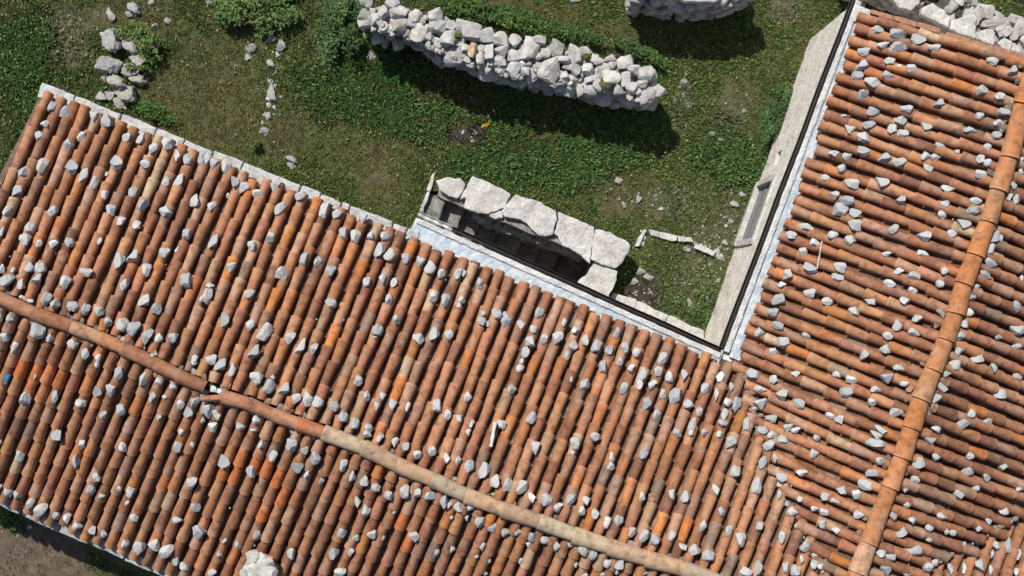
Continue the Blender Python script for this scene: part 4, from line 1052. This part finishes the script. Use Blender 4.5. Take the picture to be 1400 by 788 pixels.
crop(280,394,'245,30,60,58;15,45,50,90;688,80,64,60;1006,59,42,72;1048,172,46,58;946,228,60,70;929,270,26,14;107,178,52,88;245,205,48,68;328,241,70,100;460,269,60,76;272,347,64,82;527,318,50,96;590,330,46,68;35,391,60,62;87,421,58,78;152,447,38,82;280,495,74,76;350,538,64,76;369,488,26,28;437,550,62,72;839,508,48,60;497,606,54,68;565,607,54,90;620,622,64,70;708,647,62,66;884,591,42,66;971,594,38,50;940,648,34,60;1027,641,46,64;1110,650,24,60;758,704,54,66;822,740,48,74;896,765,52,50;20,670,60,90;64,696,48,58;40,757,50,60;195,759,50,50;282,724,46,62;265,778,40,26')
crop(280,591,'312,66,36,48;374,126,44,68;472,69,64,80;548,98,40,60;607,138,62,76;111,162,62,80;253,214,54,70;509,190,64,66;563,229,34,50;638,273,30,54;755,181,44,82;811,238,34,68;876,264,60,56;930,309,66,58;1000,350,62,66;1092,325,56,84;833,381,40,66;882,434,44,76;1038,437,20,28;284,568,40,62;111,594,28,28;183,618,36,54;80,670,30,42;40,767,54,44;472,663,46,66;748,550,50,62;827,577,36,40;915,557,50,58;978,579,18,42;706,661,50,80;800,653,40,54;741,761,64,52;890,10,50,34;958,30,40,56;1037,54,36,60;1098,80,40,52')
crop(560,300,'55,233,52,60;115,264,62,82;173,298,42,64;261,300,38,76;294,298,38,44;386,348,44,62;128,426,48,56;190,444,50,82;288,436,38,50;272,470,28,38;402,514,30,32;395,557,58,60;475,514,60,66;530,550,60,92;422,572,40,40;706,515,46,70;608,584,50,60;680,602,44,50;846,566,28,46;906,607,38,48;47,657,66,66;133,636,54,74;211,636,50,64;734,656,38,58;660,668,60,62;633,728,46,64;615,775,26,36;806,648,60,82;893,694,52,54;865,742,36,52;963,660,50,64;1024,692,52,84;1088,717,44,60')
crop(560,450,'604,216,42,52;560,333,50,60;318,376,46,58;150,417,58,72;5,423,26,56;208,470,42,56;268,486,38,48;341,518,26,52;319,565,28,44;500,524,60,52;667,487,52,66;886,274,20,40;961,300,58,70;1057,205,46,74;684,652,50,80;902,627,62,76;893,677,24,34;1012,590,50,52;42,689,50,48;122,670,48,54;202,707,44,54;267,722,34,60;327,750,62,76')
crop(560,591,'408,214,60,92;472,268,66,76;541,289,56,80;622,302,72,82;667,358,44,58;748,369,64,62;810,414,52,56;887,370,58,66;965,378,50,54;946,430,40,52;1013,450,42,60;1080,495,42,70;1108,135,30,56;1100,188,40,44;42,338,42,64;115,351,62,66;192,377,56,74;220,395,26,50;264,407,54,62;333,410,44,54;229,466,22,22;311,470,22,32;383,489,58,72;448,528,48,64;525,547,48,52;30,566,58,60;594,552,38,52;668,572,48,66;648,613,28,30;740,595,56,44;806,626,44,66;882,617,34,34;950,645,66,70;1005,677,50,60;1082,720,48,48;957,780,40,20;1055,776,34,24;907,726,22,30;149,660,30,50;236,640,28,46;396,622,36,52;367,682,28,26;608,705,26,42;440,704,16,30;130,680,14,20;418,775,22,28')
crop(840,400,'13,222,32,64;56,303,46,70;122,330,48,56;30,380,36,48;91,418,46,48;157,445,46,76;137,503,34,68;239,433,44,58;205,507,46,66;50,526,40,72;271,364,58,82;302,461,46,66;379,456,46,66;269,554,38,54;330,567,66,108;177,613,46,80;232,671,44,68;405,609,56,54;502,526,56,64;577,464,40,64;556,562,32,78;638,521,36,52;463,654,36,54;620,605,50,50;666,616,52,92;603,668,40,70;594,712,56,44;430,722,40,76;415,770,28,36;346,765,50,48;492,768,44,48;570,775,30,40;722,720,42,82;795,608,78,66;830,610,28,26;808,756,66,48;866,772,54,50;857,691,64,50;944,740,56,66;993,754,52,40;900,40,78,66;866,107,64,52;893,181,74,46;797,214,52,54;1047,234,50,32;922,274,72,64;866,324,46,42;755,443,72,58;990,446,48,38;871,477,48,46;800,532,66,40;907,562,80,72;1008,607,74,56;1070,12,60,44')
crop(840,591,'160,119,50,72;637,58,56,72;663,212,58,72;553,314,42,60;311,336,38,62;387,359,50,64;155,351,34,48;22,487,50,62;101,547,56,58;168,570,56,80;222,588,54,58;315,568,42,66;375,628,42,46;441,645,70,64;515,673,74,68;485,515,38,74;586,434,44,54;624,541,36,64;686,587,60,80;794,511,54,54;781,293,52,84;811,165,46,84;878,145,30,50;911,250,72,56;900,347,32,56;978,437,58,48;1025,223,62,44;1097,418,44,30;917,577,38,72;1041,628,48,58;1022,699,34,50;932,735,38,64;992,755,56,66;786,743,42,84;721,763,72,52;1095,726,46,54;30,720,54,66;15,768,24,40;166,773,38,30;847,70,68,60;920,38,62,46;1095,118,50,52;1105,30,36,40;1015,368,34,30')
crop(1120,0,'313,164,76,52;433,183,88,62;543,221,82,54;629,261,68,46;352,251,64,44;429,264,92,72;244,283,68,60;236,362,80,60;384,338,62,40;437,361,36,22;502,376,58,44;380,414,64,50;208,419,68,56;290,456,86,60;345,473,32,30;240,518,58,62;946,340,66,54;1060,386,58,54;887,493,70,58;987,529,54,42;658,565,66,50;477,596,68,48;295,610,72,54;447,666,62,56;586,695,66,48;272,683,72,54;398,710,54,52;456,734,68,46;165,711,64,54;241,750,74,58;878,637,50,44;1012,613,78,44;984,670,54,44;829,710,72,36;971,739,54,48;133,634,36,14')
crop(1020,197,'478,54,58,38;554,70,52,46;645,42,64,56;758,74,80,48;841,98,72,54;986,62,54,50;1038,76,50,40;998,135,60,50;523,135,50,48;433,184,48,38;576,219,88,58;747,211,78,64;477,279,60,52;553,310,84,56;514,358,90,68;598,382,66,50;841,312,64,58;593,448,78,70;327,452,88,40;475,500,60,48;247,498,66,42;380,541,58,46;808,465,58,54;566,528,64,60;966,507,92,66;968,598,62,38;769,604,52,36;311,591,48,50;351,681,72,54;511,677,74,62;499,732,74,42;228,718,54,70;197,770,48,34;788,764,70,42;837,697,54,40;922,722,64,50;1089,696,44,46;1060,765,46,50;1088,328,50,40;1070,388,50,46')
crop(1120,197,'660,10,62,36;752,40,32,22;922,16,42,38;881,84,46,48;922,103,46,44;881,167,66,46;702,248,76,38;859,312,66,40;834,370,72,56;793,438,78,54;727,491,54,42;1104,88,26,40;1103,158,38,46;1057,230,54,44;1035,295,50,44;1077,308,44,70;962,508,44,70;995,515,34,56;935,577,50,64;932,648,78,58;907,717,70,54;1108,735,28,40;860,778,48,26;957,463,22,20')
crop(1000,394,'428,28,66,58;527,74,60,50;755,72,64,36;670,127,60,52;990,12,54,30;947,74,54,48;1017,167,58,44;910,205,52,62;1000,241,62,40;858,263,58,44;836,336,54,56;727,363,64,56;914,435,64,34;848,490,74,60;945,524,50,32;575,471,48,36;653,502,66,42;627,572,76,56;792,551,56,40;766,625,48,46;901,682,72,54;540,698,64,36;590,720,52,50;816,775,72,36;348,470,50,36;215,716,66,46')
crop(1120,394,'832,52,54,36;820,131,52,48;791,197,52,56;767,266,60,58;760,344,48,54;866,386,70,48;745,424,66,62;698,475,62,44;948,440,52,54;670,544,62,48;645,608,58,64;991,580,62,58;832,682,54,52;780,746,62,60;916,730,52,42;637,770,66,40;980,273,64,38;1080,100,60,64;1080,229,90,62;1082,321,62,42;1090,490,66,46')
crop(1120,591,'602,45,70,44;640,138,58,44;544,167,60,62;827,130,68,44;522,260,44,48;474,319,42,34;815,213,62,56;908,248,62,48;1002,191,48,42;1090,311,44,38;863,305,46,44;760,339,56,52;485,398,50,38;407,461,48,54;502,479,62,40;669,460,76,46;607,527,56,46;447,545,58,58;697,545,38,40;730,550,44,36;606,589,48,34;1012,428,54,50;921,485,50,44;877,530,64,42;517,652,96,74;334,661,52,42;388,684,58,56;363,752,60,58;482,775,66,24;590,735,54,54;970,618,44,50;1030,620,50,80;948,668,24,56;1089,670,38,70;875,730,58,66;715,752,38,66;794,745,32,70;935,758,30,60;1079,765,30,46;330,158,46,46;290,225,72,46;250,290,82,58;205,342,54,52;119,317,54,48;30,352,46,44;88,377,50,28;218,452,60,50;25,438,54,38;14,500,44,50;90,538,48,36;310,15,76,40;305,58,104,48;10,735,32,34')
ded = []
for s in RS:
    for i, t in enumerate(ded):
        if math.hypot(s[0] - t[0], s[1] - t[1]) < 5.2:
            if s[2] * s[3] > t[2] * t[3] * 1.25: ded[i] = s
            break
    else: ded.append(s)
RS = ded
def line_x(pl, p): return side(pl, p)
def which(px, py):
    p = Vector((px, py))
    if px > 1130 and side(VAL_R, p) < 0: return 'E', P1
    if px > 985 and side(VAL_L, p) < 0:
        return ('D', P4) if side(WING_RIDGE, p) < 0 else ('C', P3)
    return ('B', P2) if side(MAIN_RIDGE, p) > 0 else ('A', P1)
stones = []
for (px, py, w_, h_) in RS:
    z, slp = which(px, py); u, v = slp.inv(px, py)
    stones.append(dict(px=px, py=py, w=w_, h=h_, z=z, s=slp, u=u, v=v, row=round(u)))
def urow(slp, px, py): return round(slp.inv(px, py)[0])
LM = {'A': [(0, 'the left gable', 1), (urow(P1, 292, 536), 'the broken ridge joint', 1), (urow(P1, 575, 317), "the gutter's pale end", 1), (urow(P1, 674, 592), 'the white plastic strip', 1), (urow(P1, 452, 590), 'the first tan ridge tile', 1), (urow(P1, 790, 405), 'the pale capstone', 1), (urow(P1, 990, 497), 'the inner eave corner', 1)],
      'B': [(urow(P2, 284, 545), 'the broken ridge joint', 1), (urow(P2, 355, 775), 'the chimney', 1), (urow(P2, 452, 596), 'the first tan ridge tile', 1), (urow(P2, 8, 519), 'the blue scrap', 1), (urow(P2, 690, 700), 'the middle tan ridge joint', 1), (urow(P2, 820, 748), 'the last framed ridge tiles', 1)],
      'C': [(0, 'the brick verge', -1), (urow(P3, 1121, 346), 'the white stick', -1), (28, 'the inner eave corner', -1)],
      'D': [(urow(P4, 1345, 318), 'the rough ridge tile', -1), (urow(P4, 1190, 736), 'the pinkish ridge tile', -1), (urow(P4, 1258, 541), 'the mid wing ridge', -1)],
      'E': [(urow(P1, 1397, 701), 'the right valley end', 1)]}
NTH = 'zeroth first second third fourth fifth sixth seventh eighth ninth tenth eleventh twelfth thirteenth fourteenth fifteenth sixteenth seventeenth eighteenth nineteenth twentieth'.split()
rows = {}
for s in stones: rows.setdefault((s['z'], s['row']), []).append(s)
for k, lst in rows.items():
    lst.sort(key=lambda s: s['v'])
    if k[0] in 'BD': lst.reverse()
    for i, s in enumerate(lst): s['ord'] = i + 1
areas = sorted(s['w'] * s['h'] for s in stones); q1_, q2_ = areas[int(len(areas) * .55)], areas[int(len(areas) * .85)]
REF = {'A': 'from courtyard eave', 'B': 'below the ridge', 'C': 'from wing gutter', 'D': 'past orange ridge', 'E': 'down corner slope'}
DIRN = {'A': ('left of', 'right of'), 'B': ('left of', 'right of'), 'C': ('above', 'below'), 'D': ('above', 'below'), 'E': ('left of', 'right of')}
def stone_label(s):
    a = s['w'] * s['h']; size = 'large' if a > q2_ else ('medium' if a > q1_ else 'small')
    asp = max(s['w'], s['h']) / min(s['w'], s['h']); shp = 'long' if asp > 1.6 else ('blocky' if asp < 1.15 else 'angular')
    r0, nm, _ = min(LM[s['z']], key=lambda t: abs(t[0] - s['row'])); d = s['row'] - r0
    if d == 0: loc = 'tile row meeting %s' % nm
    else: loc = '%s tile row %s %s' % (NTH[min(abs(d), 20)], DIRN[s['z']][0 if d < 0 else 1], nm)
    lab = '%s %s stone, %s, %s %s' % (size, shp, loc, NTH[min(s['ord'], 20)], REF[s['z']])
    return lab if len(lab.split()) <= 16 else lab.replace(' tile row', ' row')
stones.sort(key=lambda s: -s['w'] * s['h'])
seen = set(); NIND = 296; mass = MB()
random.seed(5)
for i, s in enumerate(stones):
    slp = s['s']; p = slp.P(s['u'], s['v']); n = (slp.P(s['u'] + 1, s['v']) - slp.P(s['u'], s['v'])).cross(slp.P(s['u'], s['v'] + .1) - p).normalized()
    if n.z < 0: n = -n
    k = (CAMH - p.z - .1) / F; hx, hy = s['w'] / 2 * k * 1.01, s['h'] / 2 * k * 1.01; hz = min(hx, hy) * random.uniform(.85, 1.1)
    cam_v = (Vector((0, 0, CAMH)) - p).normalized()
    on = abs(s['u'] - round(s['u'])); hgt = (.148 - .065 * min(1, on * 2)) + hz * .55
    pos = p + cam_v * hgt
    ang = -.30 if hy > 1.15 * hx else (-.22 if hx > 1.15 * hy else random.uniform(-.3, .3)); ang += random.uniform(-.15, .15)
    q = Vector((0, 0, 1)).rotation_difference(n).to_matrix() @ Matrix.Rotation(ang, 3, 'Z') @ Matrix.Rotation(random.uniform(-.15, .15), 3, 'X')
    if random.random() < .5 and False: pass
    lab = stone_label(s)
    if i < NIND and lab not in seen:
        seen.add(lab); o = bpy.data.objects.new('roof_stone', random.choice(ROCK_ME)); COL.objects.link(o)
        o.matrix_world = Matrix.Translation(pos) @ q.to_4x4() @ Matrix.Diagonal((hx * random.choice((1, -1)) if False else hx, hy, hz, 1))
        tag(o, lab, 'stone', 'loose stones weighting the roof tiles')
    else:
        V, Fa = random.choice(ROCKS_LO); mass.add_np((V * np.array([hx, hy, hz])) @ np.array(q).T + np.array(pos), Fa, grey(.85, 1.08))
tag(link('loose_stones', mass.mesh('loose_stones'), M['rock_mass']), 'smaller loose stones scattered between the labelled ones on the tiles', 'stones', 'loose stones weighting the roof tiles', 'stuff')

# rubble chips in the valleys and on the tiles -> one mass
mb = MB()
def chip(px, py, s, c):
    z, slp = which(px, py); u, v = slp.inv(px, py); p = slp.P(u, v); rock_into(mb, (p.x, p.y, p.z + .085), s * random.uniform(.7, 1.5), s, s * .6, random.uniform(0, 3), c)
for i in range(170):
    pl = random.choice([VAL_L[2:-2], VAL_L[2:-2], VAL_R[1:-2]]); p = edge_at(pl, random.random() * .98); chip(p.x + random.gauss(0, 4), p.y + random.gauss(0, 3), random.uniform(.014, .05), random.choice([grey(.7, 1), (.6, .35, .22), (.5, .42, .33)]))
for i in range(260):
    x, y = random.uniform(0, 1400), random.uniform(120, 788)
    p = Vector((x, y))
    if y < 165 + .39 * (x - 62) and x < 1000: continue
    if x > 985 and x < 1190 - .36 * y + 20: continue
    if y > 680 + .42 * x: continue
    chip(x, y, random.uniform(.006, .015), random.choice([grey(.9, 1.15), grey(.9, 1.15), (.55, .32, .2)]))
tag(link('roof_chips', mb.mesh('roof_chips'), M['rock_mass']), 'tiny stone and tile chips lying in the tile channels and valleys', 'chips', kind='stuff')

# ------------------------------------------------------------------ odd things on the roof
def on_roof(px, py, h):
    z, slp = which(px, py); u, v = slp.inv(px, py); p = slp.P(u, v); return p + (Vector((0, 0, CAMH)) - p).normalized() * h
def rod(name, p0, p1, rad, m, label, cat, h=.12, flat=1.0, bow=0.0):
    a, b = on_roof(*p0, h), on_roof(*p1, h); d = (b - a).normalized(); sx = d.orthogonal().normalized() if flat == 1 else d.cross(Vector((0, 0, 1))).normalized(); sy = sx.cross(d)
    V = []; Fc = []; n = 10; K = 8
    for i in range(n + 1):
        c = a.lerp(b, i / n) + sy * (bow * math.sin(i / n * math.pi) + .004 * math.sin(i * 1.9)); r = rad * (1 + .15 * math.sin(i * 1.3))
        for k in range(K): t = 2 * math.pi * k / K; V.append((c + sx * math.cos(t) * r + sy * math.sin(t) * r * flat)[:])
    for i in range(n):
        for k in range(K): Fc.append((i * K + k, i * K + (k + 1) % K, (i + 1) * K + (k + 1) % K, (i + 1) * K + k))
    Fc += [tuple(range(K))[::-1], tuple(n * K + k for k in range(K))]
    mb = MB(); mb.add(V, Fc); return thing_mesh(name, mb, m, label, cat)
rod('stick', (1124, 330), (1117, 368), .011, M['wood'], 'thin white stick leaning across tiles on the wing slope', 'stick', .19)
rod('plastic_strip', (677, 577), (671, 611), .024, M['plastic'], 'white plastic strip lying beside a stone above the tan ridge', 'strip', .175, .15, .01)
rod('plastic_scrap', (5, 524), (11, 512), .045, M['bluecap'], 'bright blue plastic scrap between tiles at the left frame edge', 'scrap', .14, .4)
def shard(px, py, pts, col, label, h=.165):
    p = on_roof(px, py, h); mb = MB(); bm_pts = [(px + x, py + y) for x, y in pts]; slab_geo(mb, bm_pts, p.z, .02, .006, .006, 1)
    return thing_mesh('tile_shard', mb, M['brick'], label, 'tile shard', 'broken tile shards lying on the roof')
shard(891, 682, [(-4,-6),(2,-8),(5,2),(0,5),(-4,2)], None, 'dark red broken tile shard beside a small stone, above the ridge')
shard(1244, 531, [(-6,2),(2,-5),(6,0),(1,6),(-4,5)], None, 'pinkish tile shard beside the middle of the orange ridge')
shard(1351, 332, [(-4,4),(4,-4),(6,-3),(-2,6)], None, 'thin orange tile sliver just right of the rough ridge tile')
shard(1281, 474, [(-8,-3),(6,2),(5,9),(-8,5)], None, 'orange tile shard on the courtyard side of the wing ridge')
